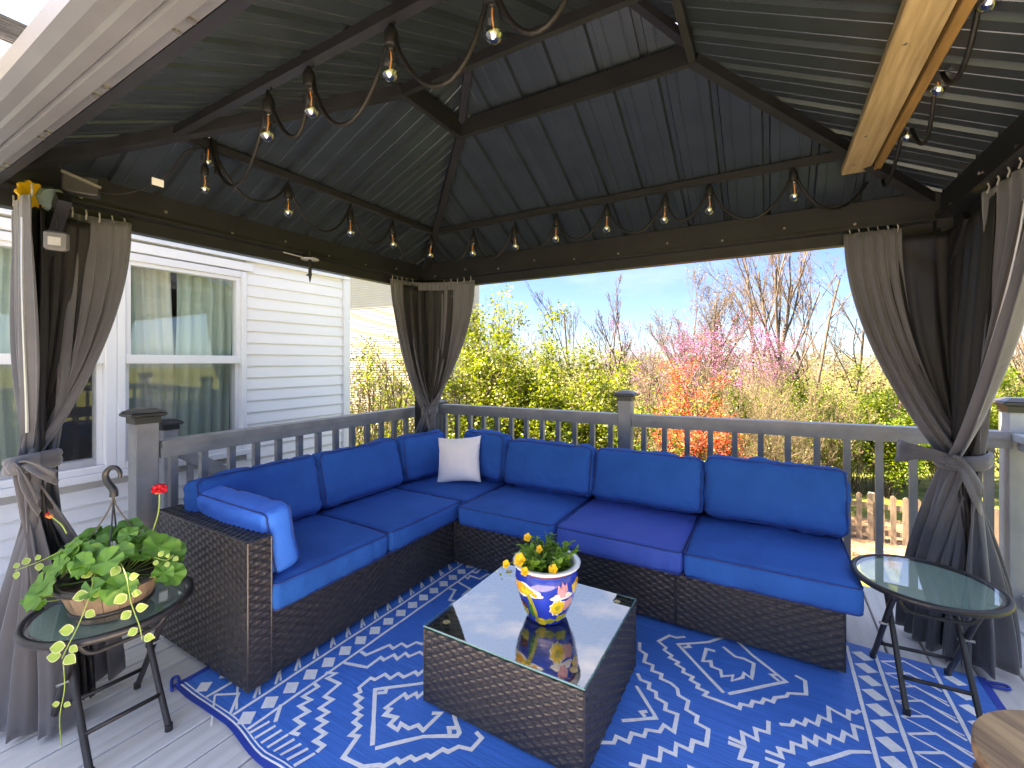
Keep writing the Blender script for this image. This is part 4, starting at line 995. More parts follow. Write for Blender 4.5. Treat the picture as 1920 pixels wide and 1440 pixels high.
# ------------------------------------------------------------------ picture rays used to place small hanging things on known planes
def _ray(u, v):
    xc = (u-960)/830; return Vector((xc*c30-s30, xc*s30+c30, -(v-677)/830))
CAMP = Vector((0, 0, 1.32))
def hx(u, v, x): r_ = _ray(u, v); return CAMP+r_*(x/r_.x)
def hy(u, v, y): r_ = _ray(u, v); return CAMP+r_*(y/r_.y)
def at(u, v, depth): return CAMP+_ray(u, v)*depth

# ------------------------------------------------------------------ string lights
sl_ = empty('string_lights', (-2.16, .9, 2.28), label='black cable of clear bulbs looped along the gazebo purlins', cat='lights'); SO = -Vector(sl_.location)
bulbs = []
for u, v in ((1105, -60), (922, 36), (733, 115), (581, 187), (503, 234)): bulbs.append(hy(u, v, py0))
for u, v in ((391, 290), (540, 386), (657, 426), (736, 449), (808, 470)): bulbs.append(hx(u, v, px0))
for u, v in ((887, 466), (965, 453), (1043, 437), (1138, 418), (1247, 400), (1330, 382), (1488, 355)): bulbs.append(hy(u, v, py1))
for u, v in ((1653, 315), (1700, 241), (1757, 148), (1850, -20)): bulbs.append(hx(u, v, px1+.14))
bm_s = MB(); bm_s.lathe([(.0, .052), (.006, .050), (.008, .044), (.0135, .034), (.0155, .028), (.0155, .0), (.014, -.002), (0, -.002)], (0,0,0), 14); socket_me = bm_s.mesh('socket', M['cable'], True)
bb = MB(); bb.lathe([(.011, .002), (.0125, -.008), (.0185, -.026), (.0225, -.045), (.0215, -.062), (.014, -.075), (.005, -.080), (0, -.0805)][::-1], (0,0,0), 18); bulb_me = bb.mesh('bulb', M['bulb'], True)
bf = MB(); bf.tube([(0,0,-.012), (.002,.001,-.03), (0,0,-.052)], .0016, 5); fil_me = bf.mesh('filament', M['filament'])
bs_ = MB(); bs_.lathe([(.004, 0), (.005, -.012), (.002, -.026), (0, -.03)], (0,0,0), 8); stem_me = bs_.mesh('glass_stem', M['bulb'], True)
hooks = []
for p in bulbs:
    so = link('socket', socket_me, sl_); so.location = p+SO+Vector((0,0,.042)); so.rotation_euler = (rng.uniform(-.08,.08), rng.uniform(-.08,.08), rng.uniform(0,6))
    b_ = link('bulb', bulb_me, so); link('filament', fil_me, so); link('glass_stem', stem_me, so); so.scale = (1.25,)*3
    top = Vector((p.x, p.y, max(p.z+.10, PZ-.05))); hooks.append(top)
    mb = MB(); mb.tube([p+SO+Vector((0,0,.088)), top+SO], .0035, 5); mb.build('drop_cord', M['cable'], sl_)
    mb = MB(); mb.tube([top+SO+Vector((0,0,.05)), top+SO+Vector((.008,.006,.01)), top+SO+Vector((0,0,-.012))], .0025, 5); mb.build('cable_tie', M['cable'], sl_)
pts = [hooks[0]+Vector((.1,0,.1))]
for i in range(len(hooks)-1):
    a, b = hooks[i], hooks[i+1]; L = (b-a).length; sag = .12+.24*min(L, .7)+rng.uniform(-.02, .03)
    if (b-a).length > 1.4: sag = .08
    side = Vector((rng.uniform(-.02,.02), rng.uniform(-.02,.02), 0))
    for k in range(12):
        t = k/12; q = a.lerp(b, t); q.z -= sag*(1-(2*t-1)**2)**.8; pts.append(q+side*math.sin(math.pi*t))
pts.append(hooks[-1])
mb = MB(); mb.tube([p+SO for p in pts], .0070, 6); mb.build('cable', M['cable'], sl_, smooth=True)
# spare lead to the outlet, with its white tag and end plug
ld = [hx(391, 275, px0), hx(350, 285, px0-.02), hx(320, 320, -2.3), hx(290, 343, -2.36), hx(240, 362, -2.42), hx(190, 360, -2.45), hx(140, 340, -2.48)]
mb = MB(); mb.tube([p+SO for p in bez(ld, 6)], .0042, 6); mb.build('lead', M['cable'], sl_, smooth=True)
mb = MB(); q = hx(296, 342, -2.34)+SO; mb.box(q.x-.001, q.x+.001, q.y-.022, q.y+.022, q.z-.016, q.z+.016); mb.build('paper_tag', M['white_plastic'], sl_)
q = hx(408, 315, px0+.03)+SO; mb = MB(); mb.box(q.x-.011, q.x+.011, q.y-.011, q.y+.011, q.z-.03, q.z+.02, .003); mb.tube([q+Vector((0,0,.02)), q+Vector((-.02,0,.13))], .004, 6); mb.build('end_plug', M['cable'], sl_)
q = hx(384, 346, px0+.02)+SO; so = link('socket', socket_me, sl_); so.location = q+Vector((0,0,.042)); link('bulb', bulb_me, so); link('filament', fil_me, so); link('glass_stem', stem_me, so)
mb = MB(); mb.tube([q+Vector((0,0,.088)), q+Vector((.0,.012,.20))], .0035, 5); mb.build('drop_cord', M['cable'], sl_)

# ------------------------------------------------------------------ timber under the right purlin
tb = empty('timber_board', (.36, 1.75, 2.24), label='pale pine board fixed under the right roof purlin', cat='board')
mb = MB(); mb.box(-.065, .045, -.95, .92, -.018, .018, .003); mb.build('wide_board', M['pine'], tb)
mb = MB(); mb.box(.052, .082, -.95, .91, -.030, .012, .003); mb.build('narrow_strip', M['pine_dark'], tb)
for yy in (-.7, -.1, .5, .8): 
    mb = MB(); mb.tube([(-.03, yy, -.018), (-.03, yy, -.0205)], .005, 8); mb.build('screw', M['bolt'], tb)

# ------------------------------------------------------------------ electrical things at the front left post
eo = empty('outlet_hub', tuple(hx(92, 374, -2.44)), R(77), label='yellow and grey-green multi-outlet power hub at the left post', cat='outlet')
mb = MB(); mb.lathe([(0, -.03), (.036, -.03), (.044, -.012), (.044, .02), (.036, .036), (0, .036)], (0, 0, 0), 8); o = mb.build('outlet_body', M['teal'], eo); o.rotation_euler = (R(90), 0, R(20))
mb = MB(); K = 36
mb.v = [(0, 0, 0)]+[((.050 if (k//2) % 2 else .043)*math.cos(2*math.pi*k/K), -.004, (.050 if (k//2) % 2 else .043)*math.sin(2*math.pi*k/K)) for k in range(K)]
b0 = len(mb.v); mb.v += [(x, .008, z) for x, y, z in mb.v]
mb.add([(0, 1+(k+1) % K, 1+k) for k in range(K)]+[(b0, b0+1+k, b0+1+(k+1) % K) for k in range(K)]+[(1+k, 1+(k+1) % K, b0+1+(k+1) % K, b0+1+k) for k in range(K)])
o = mb.build('yellow_ring', M['yellow'], eo, loc=(-.045, -.030, 0)); o.rotation_euler = (0, 0, R(35))
for k, (ax_, az_) in enumerate(((.025, .018), (.03, -.022))):
    f_ = MB(); f_.lathe([(0, 0), (.0155, 0), (.0155, .004), (0, .004)], (0,0,0), 20); o = f_.build('outlet_face', M['teal'], eo, loc=(ax_, -.040, az_)); o.rotation_euler = (R(90), 0, R(25))
    for dx in (-.005, .005):
        s_ = MB(); s_.box(dx-.001, dx+.001, -.004, .004, .004, .0052); q = s_.build('slot', M['blackplastic'], o)
fl = empty('power_adapter', tuple(hx(150, 345, -2.40)), R(70), label='black power adapter wedged on the left beam', cat='adapter')
mb = MB(); mb.box(-.05, .06, -.03, .03, -.045, .03, .006); mb.build('body', M['blackplastic'], fl)
mb = MB(); mb.obox((-.05, -.034, .03), (.065, -.034, -.01), .006, .010); mb.build('edge_strip', M['bolt'], fl)
sw = empty('junction_box', tuple(hx(106, 452, -2.30)), R(72), label='small grey box with silver sticker hanging on the left netting', cat='box')
mb = MB(); mb.box(-.034, .034, -.012, .014, -.036, .036, .008); mb.build('case', M['greybox'], sw)
mb = MB(); mb.box(-.022, .012, -.0135, -.0125, -.018, .012); mb.build('sticker', M['sticker'], sw)
mb = MB(); mb.tube([(0, 0, .034), (.004, .005, .06), (-.004, .01, .11)], .003, 5); mb.build('cord', M['cable'], sw)
hb = empty('hanging_hook', (-2.54, 1.79, 1.99), label='dark metal rod with round pale disc hanging from the left beam', cat='hook')
mb = MB(); mb.lathe([(0, .006), (.052, .004), (.055, 0), (.052, -.004), (0, -.003)], (0,0,-.02), 24); mb.build('disc', M['sticker'], hb, smooth=True)
mb = MB(); mb.tube([(0, 0, .03), (0, 0, -.11)], .010, 8); mb.tube([(0,0,-.11), (0,0,-.165)], [.012, .003], 8); mb.build('rod', M['frame'], hb)
mb = MB(); mb.tube([(-.03, -.0, -.118), (.012, 0, -.122)], .006, 6); mb.build('peg', M['frame'], hb)
mb = MB(); mb.tube([(0, -.18, -.012), (0, -.03, -.018)], .004, 6); mb.build('arm', M['sticker'], hb)

# ------------------------------------------------------------------ geranium planter on the left table
pl = empty('geranium_planter', (-1.99, .635, .4535), R(30), label='wooden barrel planter with red geranium on the left side table', cat='planter')
N = 18; H_ = .125
def prad(t): return .098+.048*t
for k in range(N):
    a0, a1 = 2*math.pi*k/N+.008, 2*math.pi*(k+1)/N-.008; b_ = MB()
    P0 = []
    for t in (0, .5, 1):
        P0.append([(prad(t)*math.cos(a), prad(t)*math.sin(a), H_*t) for a in (a0, (a0+a1)/2, a1)])
    b_.grid(P0); b_.grid([[(x*.93, y*.93, z) for x, y, z in r_][::-1] for r_ in P0]); b_.grid([P0[2], [(x*.93, y*.93, z) for x, y, z in P0[2]]])
    b_.build('stave', M['barrel'], pl)
mb = MB(); mb.lathe([(0, .003), (.095, .003)], (0,0,0), 24); mb.lathe([(.09, .003), (.135, H_-.006)], (0,0,0), 24, cap=False); mb.build('liner', M['blackplastic'], pl)
for z0, h0 in ((.030, .014), (H_-.008, .018)):
    t = z0/H_; b_ = MB(); b_.lathe([(prad(t)+.001, z0-h0/2), (prad(t)+.005, z0-h0/2), (prad(t)+.006, z0+h0/2), (prad(t)+.001, z0+h0/2)], (0,0,0), 40, cap=False); b_.build('hoop', M['blackplastic'], pl, smooth=True)
mb = MB(); mb.lathe([(0, H_-.012), (.06, H_-.010), (.136, H_-.018)], (0,0,0), 24); mb.build('soil', M['soil'], pl)
hk = MB(); hk.tube(bez([(0,0,.40), (.004,0,.425), (-.022,0,.452), (-.026,0,.475), (-.006,0,.492), (.018,0,.488), (.026,0,.470), (.022,0,.458)], 6), [.011]*1+[.0085]*41+[.004], 8) if False else None
_hp = bez([(.002,0,.392), (.0,0,.415), (-.020,0,.442), (-.028,0,.468), (-.014,0,.490), (.010,0,.492), (.024,0,.474), (.022,0,.458)], 6)
mb = MB(); mb.tube(_hp, [lerp(.0125, .0055, i/(len(_hp)-1)) for i in range(len(_hp))], 8); mb.build('hanger_hook', M['blackplastic'], pl, smooth=True)
for a in (35, 125, 215, 305):
    mb = MB(); mb.tube(bez([(0,0,.40), (.02*math.cos(R(a)), .02*math.sin(R(a)), .33), (.138*math.cos(R(a)), .138*math.sin(R(a)), H_)], 8), .0026, 5); mb.build('hanger_wire', M['blackplastic'], pl)
def geranium_leaf(rad, seed):
    r_ = random.Random(seed); b_ = MB(); K = 36; rings_ = [.0, .3, .62, .86, 1.]
    b_.v.append((0, 0, 0))
    for q in rings_[1:]:
        for k in range(K+1):
            a = -math.pi+.22+(2*math.pi-.44)*k/K
            lob = 1-.10*abs(math.sin(a*3.5+.3))**3*q-.03*abs(math.sin(a*10.5))
            rr = rad*q*lob*(1.0-.10*math.cos(a))
            zz = .22*rad*q*q*(.6+.4*math.cos(2*a))+.05*rad*math.sin(a*7)*q+rad*.10*q*math.sin(a*3+seed)
            b_.v.append((rr*math.cos(a), rr*math.sin(a), zz-.1*rad))
    b_.add([(0, 1+k, 2+k) for k in range(K)])
    for i in range(3): b_.add([(1+i*(K+1)+k, 1+(i+1)*(K+1)+k, 2+(i+1)*(K+1)+k, 2+i*(K+1)+k) for k in range(K)])
    return b_.mesh('leaf', M['ger'], True)
lm = [geranium_leaf(1., s) for s in range(6)]
r_ = random.Random(42)
stems = MB()
for k in range(92):
    a = r_.uniform(0, 2*math.pi) if k < 64 else r_.uniform(math.pi*.75, math.pi*1.55); q = math.sqrt(r_.uniform(.0, 1)); ex = .215; ey = .17
    x, y = q*ex*math.cos(a), q*ey*math.sin(a); z = H_+.02+.115*(1-q**1.6)+r_.uniform(-.02, .03)
    if q > .8: z -= .035
    o = link('leaf', lm[k % 6], pl); sz_ = r_.uniform(.030, .052); o.scale = (sz_,)*3
    o.location = (x, y, z); out_ = Vector((x, y, 0)); out_ = out_.normalized() if out_.length > 1e-4 else Vector((1,0,0))
    nrm = (Vector((0,0,1))*r_.uniform(.7, 1.1)+out_*(.9*q)+Vector((.0, -.45, 0))+Vector((r_.uniform(-.4,.4), r_.uniform(-.4,.4), 0))).normalized()
    o.rotation_euler = (nrm.to_track_quat('Z', 'Y') @ Matrix.Rotation(r_.uniform(0, 6.28), 3, 'Z').to_quaternion()).to_euler()
    stems.tube(bez([(x*.25, y*.25, H_-.01), (x*.7, y*.7, z*.85), (x, y, z-.003)], 4), .0018, 4)
stems.build('leaf_stalks', M['stem'], pl)
def vinca(pts, n, sz, seed):
    r_ = random.Random(seed); c_ = bez(pts, 8); v_ = empty('vine', (0,0,0)); 
    mb = MB(); mb.tube(c_, .0016, 5); vine = mb.build('vine', M['stem'], pl, smooth=True); COL.objects.unlink(v_); bpy.data.objects.remove(v_)
    for k in range(n):
        i = int((k+.5)/n*(len(c_)-1)); p = c_[i]; d = (c_[min(i+1, len(c_)-1)]-c_[max(i-1, 0)]).normalized()
        for sg in (-1, 1):
            if r_.random() < .15: continue
            fwd = Vector((.3, -.9, .35)).normalized(); sd = d.cross(fwd).normalized()*sg; ax = (sd+d*.35).normalized(); nn = (fwd+Vector((r_.uniform(-.3,.3), 0, r_.uniform(-.3,.3)))).normalized(); yv = nn.cross(ax).normalized()
            s = sz*r_.uniform(.75, 1.1)
            for scale_, lift, mm in ((1., 0., 'vinca_edge'), (.86, .0009, 'vinca')):
                b_ = MB(); L_ = []
                for q in range(9):
                    t = q/8; wd = .42*math.sin(math.pi*t**.8)*scale_; tt = .5+(t-.5)*(scale_ if scale_ < 1 else 1); cc = p+ax*(s*tt+.006)+nn*(lift+.10*s*math.sin(math.pi*t))
                    L_.append([cc+yv*wd*s, cc-nn*.06*s, cc-yv*wd*s])
                b_.grid(L_); b_.build('vine_leaf', M[mm], vine, smooth=True)
_inv = pl.matrix_basis.inverted() if False else (Matrix.Translation(pl.location) @ Matrix.Rotation(R(30), 4, 'Z')).inverted()
def L3(u, v, dep): return tuple(_inv @ at(u, v, dep))
vinca([L3(225,1052,1.46), L3(238,1085,1.40), L3(246,1130,1.385), L3(262,1175,1.375), L3(266,1200,1.38)], 6, .036, 1)
vinca([L3(180,1060,1.45), L3(170,1110,1.40), L3(150,1165,1.375), L3(128,1210,1.35), L3(116,1235,1.34)], 6, .036, 2)
vinca([L3(118,1240,1.34), L3(121,1290,1.345), L3(112,1345,1.35), L3(115,1400,1.36)], 1, .02, 3)
vinca([L3(120,1030,1.5), L3(80,1050,1.5), L3(50,1062,1.5), L3(28,1070,1.5)], 4, .026, 4)
vinca([L3(290,1045,1.5), L3(312,1050,1.5), L3(326,1040,1.5)], 3, .02, 5)
def bloom(tip, base, n, sz, seed):
    r_ = random.Random(seed); tip, base = Vector(tip), Vector(base)
    mb = MB(); mb.tube(bez([base, base.lerp(tip, .5)+Vector((.01,0,.0)), tip], 6), .0022, 5); st_ = mb.build('flower_stalk', M['stem'], pl, smooth=True)
    b_ = MB()
    for k in range(n):
        d = Vector((r_.gauss(0,1), r_.gauss(0,1), abs(r_.gauss(0,.8)))).normalized(); c_ = tip+d*sz*.5; u_ = d.orthogonal().normalized(); v_ = d.cross(u_)
        for j in range(5):
            a = 2*math.pi*j/5; ax = (u_*math.cos(a)+v_*math.sin(a)+d*.35).normalized(); yv = d.cross(ax).normalized()
            b_.poly([c_, c_+ax*sz*.35+yv*sz*.22, c_+ax*sz*.6+yv*sz*.1, c_+ax*sz*.6-yv*sz*.1, c_+ax*sz*.35-yv*sz*.22])
    b_.build('flower_head', M['red'], pl)
    b2 = MB()
    for k in range(6):
        d = Vector((r_.gauss(0,1), r_.gauss(0,1), -.6)).normalized(); b2.lathe([(0,-.006), (.004,-.002), (.003,.004), (0,.007)], tuple(tip+d*sz*.5), 6)
    b2.build('flower_buds', M['redbud_bud'], pl)
bloom(L3(299,918,1.58), L3(285,1000,1.58), 13, .026, 3)
bloom(L3(93,966,1.46), L3(125,1000,1.48), 2, .014, 5)

# ------------------------------------------------------------------ painted pot with pansies on the coffee table
pp = empty('flower_pot', (-.775, 1.60, .3045), R(10), label='glazed blue pot painted with flowers, planted with pansies, on the coffee table', cat='flower pot')
PROF = [(0, 0), (.060, 0), (.064, .004), (.075, .03), (.092, .075), (.102, .115), (.104, .14), (.100, .160), (.097, .165), (.099, .168), (.101, .172), (.112, .178), (.113, .184), (.106, .187), (.092, .184), (.088, .175), (.086, .12)]
def prr(z):
    for (r0, z0), (r1, z1) in zip(PROF[1:9], PROF[2:10]):
        if z0 <= z <= z1: return lerp(r0, r1, (z-z0)/(z1-z0) if z1 > z0 else 0)
    return .1
mb = MB(); mb.lathe(PROF[:9], (0,0,0), 48, cap=False); mb.build('body', M['pot_blue'], pp, smooth=True)
mb = MB(); mb.lathe([(.097,.165),(.0995,.168),(.1005,.171),(.099,.172)], (0,0,0), 48, cap=False); mb.build('plum_band', M['pot_plum'], pp, smooth=True)
mb = MB(); mb.lathe(PROF[10:], (0,0,0), 48, cap=False); mb.build('rim', M['pot_white'], pp, smooth=True)
mb = MB(); mb.lathe([(0, .150), (.05, .153), (.0865, .148)], (0,0,0), 24); mb.build('soil', M['soil'], pp)
def decal(shape, th, z, m, lift=.0008, parent=pp, name='painted_motif'):
    """flat painted shape (du sideways metres, dv up metres) wrapped on the pot wall, centred at angle th (deg)"""
    b_ = MB(); n = len(shape); cx_ = sum(p[0] for p in shape)/n; cy_ = sum(p[1] for p in shape)/n
    def W(du, dv):
        zz = min(.163, max(.003, z+dv)); r0 = prr(zz)+lift; a = R(th)+du/.1; return (r0*math.cos(a), r0*math.sin(a), zz)
    K = 5; rows = []
    for i in range(K+1):
        t = i/K; rows.append([W(lerp(cx_, p[0], t), lerp(cy_, p[1], t)) for p in shape]+[W(lerp(cx_, shape[0][0], t), lerp(cy_, shape[0][1], t))])
    b_.grid(rows); return b_.build(name, M[m], parent, smooth=True)
def petal(n, r0, r1, ph=0): return [((r1 if k % 2 == 0 else r0)*math.cos(ph+math.pi*k/n), (r1 if k % 2 == 0 else r0)*math.sin(ph+math.pi*k/n)) for k in range(2*n)]
def blob(a, b, n=20, wob=.18, ph=0): return [(a*math.cos(t)*(1+wob*math.sin(3*t+ph)), b*math.sin(t)*(1+wob*math.cos(4*t+ph))) for t in [2*math.pi*k/n for k in range(n)]]
# local angle that faces the camera: direction from pot to camera minus the pot's own turn
FC = math.degrees(math.atan2(0-1.585, 0+.775))-10
decal(blob(.058, .022, ph=1), FC-48, .118, 'pot_white', .0006); decal(blob(.044, .017, ph=1), FC-52, .120, 'p_orange', .0010); decal(blob(.018, .012), FC-42, .116, 'p_yellow', .0014)
decal(blob(.022, .010, ph=2), FC-20, .112, 'pot_white', .0006); decal(blob(.010, .006), FC-22, .112, 'p_orange', .0012)
decal([(-.035, .05), (-.025, .048), (-.002, .02), (.012, -.03), (.016, -.072), (.004, -.075), (-.004, -.03), (-.018, .015)], FC-28, .085, 'p_olive', .0016)
decal([(-.008, .03), (.006, .02), (.008, -.02), (-.002, -.035), (-.010, -.01)], FC-33, .055, 'p_green', .0018)
decal(blob(.024, .012, ph=4), FC-56, .062, 'p_brown', .0010); decal(blob(.030, .018, ph=5), FC-60, .045, 'p_olive', .0008)
decal(petal(9, .026, .032), FC+22, .070, 'pot_white', .0012); decal(petal(9, .021, .030, .1), FC+22, .070, 'p_yellow', .0016); decal(blob(.010, .010, wob=.05), FC+22, .071, 'p_olive', .0022)
decal(blob(.040, .012, ph=3), FC+30, .108, 'pot_white', .0008)
decal([(-.020, .005), (-.016, .028), (-.008, .020), (-.002, .036), (.006, .022), (.014, .030), (.018, .006), (.008, -.014), (-.008, -.014)], FC+30, .120, 'p_pink', .0014)
decal(blob(.026, .020, ph=2), FC+46, .074, 'p_pink', .0012); decal(blob(.030, .020, ph=1), FC+66, .125, 'p_yellow', .0010); decal(blob(.018, .016, ph=1), FC+70, .130, 'p_orange', .0014)
decal(blob(.024, .010, ph=0), FC+8, .020, 'p_olive', .0012); decal(blob(.030, .012, ph=2), FC+38, .028, 'p_olive', .0012); decal(blob(.03, .013, ph=6), FC-12, .016, 'p_yellow', .0010)
for th in (110, 165, 220, 255): decal(petal(8, .02, .03, th), FC+th, .085, 'p_yellow' if th % 2 else 'p_pink', .0012); decal(blob(.04, .016, ph=th), FC+th+25, .118, 'pot_white', .0006)
r_ = random.Random(9)
pst = MB(); lf_ = MB()
def small_leaf(b_, p, ax, nn, L, wd):
    yv = nn.cross(ax).normalized(); rows = []
    for q in range(6):
        t = q/5; w_ = wd*math.sin(math.pi*min(1, t*.92+.05))**.8; c_ = p+ax*L*t+nn*(.12*L*math.sin(math.pi*t)); rows.append([c_+yv*w_, c_-nn*.06*L, c_-yv*w_])
    b_.grid(rows)
for k in range(46):
    a = r_.uniform(0, 6.28); q = r_.uniform(.02, .075); base = Vector((q*math.cos(a)*.8, q*math.sin(a)*.8, .15)); Ls = r_.uniform(.05, .10)
    out_ = Vector((math.cos(a), math.sin(a), 0)); tip = base+out_*Ls*r_.uniform(.2, .9)+Vector((0,0,Ls*r_.uniform(.5, 1)))
    c_ = bez([base, base.lerp(tip, .5)+Vector((0,0,.012)), tip], 5); pst.tube(c_, .0014, 4)
    for i in range(1, len(c_)):
        for _ in range(2):
            ax = (out_*r_.uniform(-.4,1)+Vector((r_.gauss(0,.7), r_.gauss(0,.7), r_.uniform(-.1,.6)))).normalized(); nn = (Vector((0,0,1))+Vector((r_.gauss(0,.4), r_.gauss(0,.4), 0))).normalized(); nn = (nn-ax*nn.dot(ax)).normalized()
            small_leaf(lf_, c_[i], ax, nn, r_.uniform(.014, .028), r_.uniform(.005, .009))
pst.build('stems', M['stem'], pp); stuff(lf_.build('foliage', M['pansyleaf'], pp, smooth=True))
pp.scale = (1.2,)*3
pinv = (Matrix.Translation(pp.location) @ Matrix.Rotation(R(10), 4, 'Z') @ Matrix.Scale(1.2, 4)).inverted()
for (u, v, dep, s) in ((976, 1050, 1.66, .020), (950, 1058, 1.68, .013), (1038, 1068, 1.66, .016), (990, 1008, 1.78, .014), (1012, 1030, 1.72, .012), (985, 1072, 1.65, .014)):
    c_ = pinv @ at(u, v, dep); b_ = MB(); nn = Vector((-.2, -.8, .45)).normalized()
    for j in range(5):
        a = 2*math.pi*j/5+r_.uniform(-.2,.2); u_ = nn.orthogonal().normalized(); v_ = nn.cross(u_); ax = (u_*math.cos(a)+v_*math.sin(a)+nn*.3).normalized(); small_leaf(b_, c_, ax, (nn-ax*nn.dot(ax)).normalized(), s*1.1, s*.6)
    b_.build('pansy_flower', M['pansy'], pp, smooth=True)
    mb = MB(); mb.tube(bez([c_, (c_+Vector((0,0,.16)))*.5+Vector((0,0,.02)), Vector((c_.x*.4, c_.y*.4, .152))], 5), .0013, 4); mb.build('flower_stalk', M['stem'], pp)

# ------------------------------------------------------------------ vegetation
def quads_mesh(name, V, m):
    n = len(V); me = bpy.data.meshes.new(name); me.vertices.add(n*4); me.vertices.foreach_set('co', V.reshape(-1).astype(np.float32))
    me.loops.add(n*4); me.loops.foreach_set('vertex_index', np.arange(n*4, dtype=np.int32)); me.polygons.add(n)
    me.polygons.foreach_set('loop_start', np.arange(0, n*4, 4, dtype=np.int32)); me.update(calc_edges=True); me.materials.append(m); return me
def leaf_quads(C, size, g, up=.5, droop=0.):
    n = len(C); nrm = g.normal(size=(n, 3)); nrm[:, 2] = np.abs(nrm[:, 2])+up; nrm /= np.linalg.norm(nrm, axis=1)[:, None]
    a = g.normal(size=(n, 3)); a[:, 2] -= droop; a -= nrm*(a*nrm).sum(1)[:, None]; a /= np.linalg.norm(a, axis=1)[:, None]; b = np.cross(nrm, a)
    s = (size*g.uniform(.65, 1.25, n))[:, None]
    return np.stack([C-a*s*.1, C+a*s*.42+b*s*.30+nrm*s*.08, C+a*s, C+a*s*.42-b*s*.30+nrm*s*.08], 1)
def unit(a): return a/(np.sqrt((a*a).sum(-1))[..., None]+1e-9)
class Wood:
    """branches as thin 3 or 6 sided tubes, a whole branching level at a time"""
    def __init__(s): s.V = []; s.F = []; s.n = 0
    def add(s, pts, radii, sides):
        N, m = pts.shape[:2]
        d = np.empty_like(pts); d[:, 1:-1] = pts[:, 2:]-pts[:, :-2]; d[:, 0] = pts[:, 1]-pts[:, 0]; d[:, -1] = pts[:, -1]-pts[:, -2]; d = unit(d)
        ref = np.where((np.abs(d[:, :1, 1:2]) < .8), np.array([.3, .9, .1]), np.array([1., 0, .2]))*np.ones_like(d)
        x = unit(np.cross(d, ref)); y = np.cross(d, x)
        k = np.arange(sides)*(2*np.pi/sides)
        ring = pts[:, :, None, :]+(x[:, :, None, :]*np.cos(k)[:, None]+y[:, :, None, :]*np.sin(k)[:, None])*radii[:, :, None, None]
        s.V.append(ring.reshape(-1, 3))
        b = (s.n+np.arange(N)*m*sides)[:, None, None]; i = (np.arange(m-1)*sides)[None, :, None]; q = np.arange(sides)[None, None, :]; q2 = (q+1) % sides
        s.F.append(np.stack([b+i+q, b+i+q2, b+i+sides+q2, b+i+sides+q], -1).reshape(-1, 4)); s.n += N*m*sides
    def build(s, name, m, par):
        V = np.concatenate(s.V).astype(np.float32); F = np.concatenate(s.F).astype(np.int32)
        me = bpy.data.meshes.new(name); me.vertices.add(len(V)); me.vertices.foreach_set('co', V.ravel())
        me.loops.add(F.size); me.loops.foreach_set('vertex_index', F.ravel()); me.polygons.add(len(F))
        me.polygons.foreach_set('loop_start', np.arange(0, F.size, 4, dtype=np.int32)); me.update(calc_edges=True); me.materials.append(m); return link(name, me, par)
def grow(W, P, D, L, Rd, maxl, g, T, kids=(3, 5), spread=.6, up=.12, ratio=.62, wig=.16, mid=None, tmin=.3, rmin=.0025):
    P, D, L, Rd = map(np.asarray, (P, D, L, Rd))
    for lvl in range(maxl+1):
        N = len(P); n = 5 if lvl < maxl else 3; pts = np.empty((N, n+1, 3)); pts[:, 0] = P; dd = D.copy()
        for i in range(n):
            dd = unit(dd+g.normal(size=(N, 3))*wig+np.array([0, 0, up*.4])); pts[:, i+1] = pts[:, i]+dd*(L/n)[:, None]
        rr = Rd[:, None]*np.linspace(1, .5 if lvl < maxl else .35, n+1)[None, :]
        big = Rd > .03
        if big.any(): W.add(pts[big], rr[big], 7)
        if (~big).any(): W.add(pts[~big], rr[~big], 3)
        if lvl >= (mid if mid is not None else maxl-1): T.append(pts[:, 1:].reshape(-1, 3))
        if lvl < maxl:
            K = g.integers(kids[0], kids[1]+1, N); idx = np.repeat(np.arange(N), K); t = g.uniform(tmin, 1., len(idx)); i = np.minimum(n-1, (t*n).astype(int)); f = (t*n-i)[:, None]
            P = pts[idx, i]*(1-f)+pts[idx, i+1]*f; ax = unit(pts[idx, i+1]-pts[idx, i]); dv = g.normal(size=(len(idx), 3)); dv = unit(dv-ax*(dv*ax).sum(1)[:, None])
            D = unit(ax*(1-spread*.45)+dv*(spread*g.uniform(.6, 1.2, len(idx)))[:, None]+np.array([0, 0, up])); Rd = np.maximum(rmin, Rd[idx]*.55*(1.1-.4*t)); L = L[idx]*ratio*g.uniform(.7, 1.15, len(idx))*(1.15-.4*t)
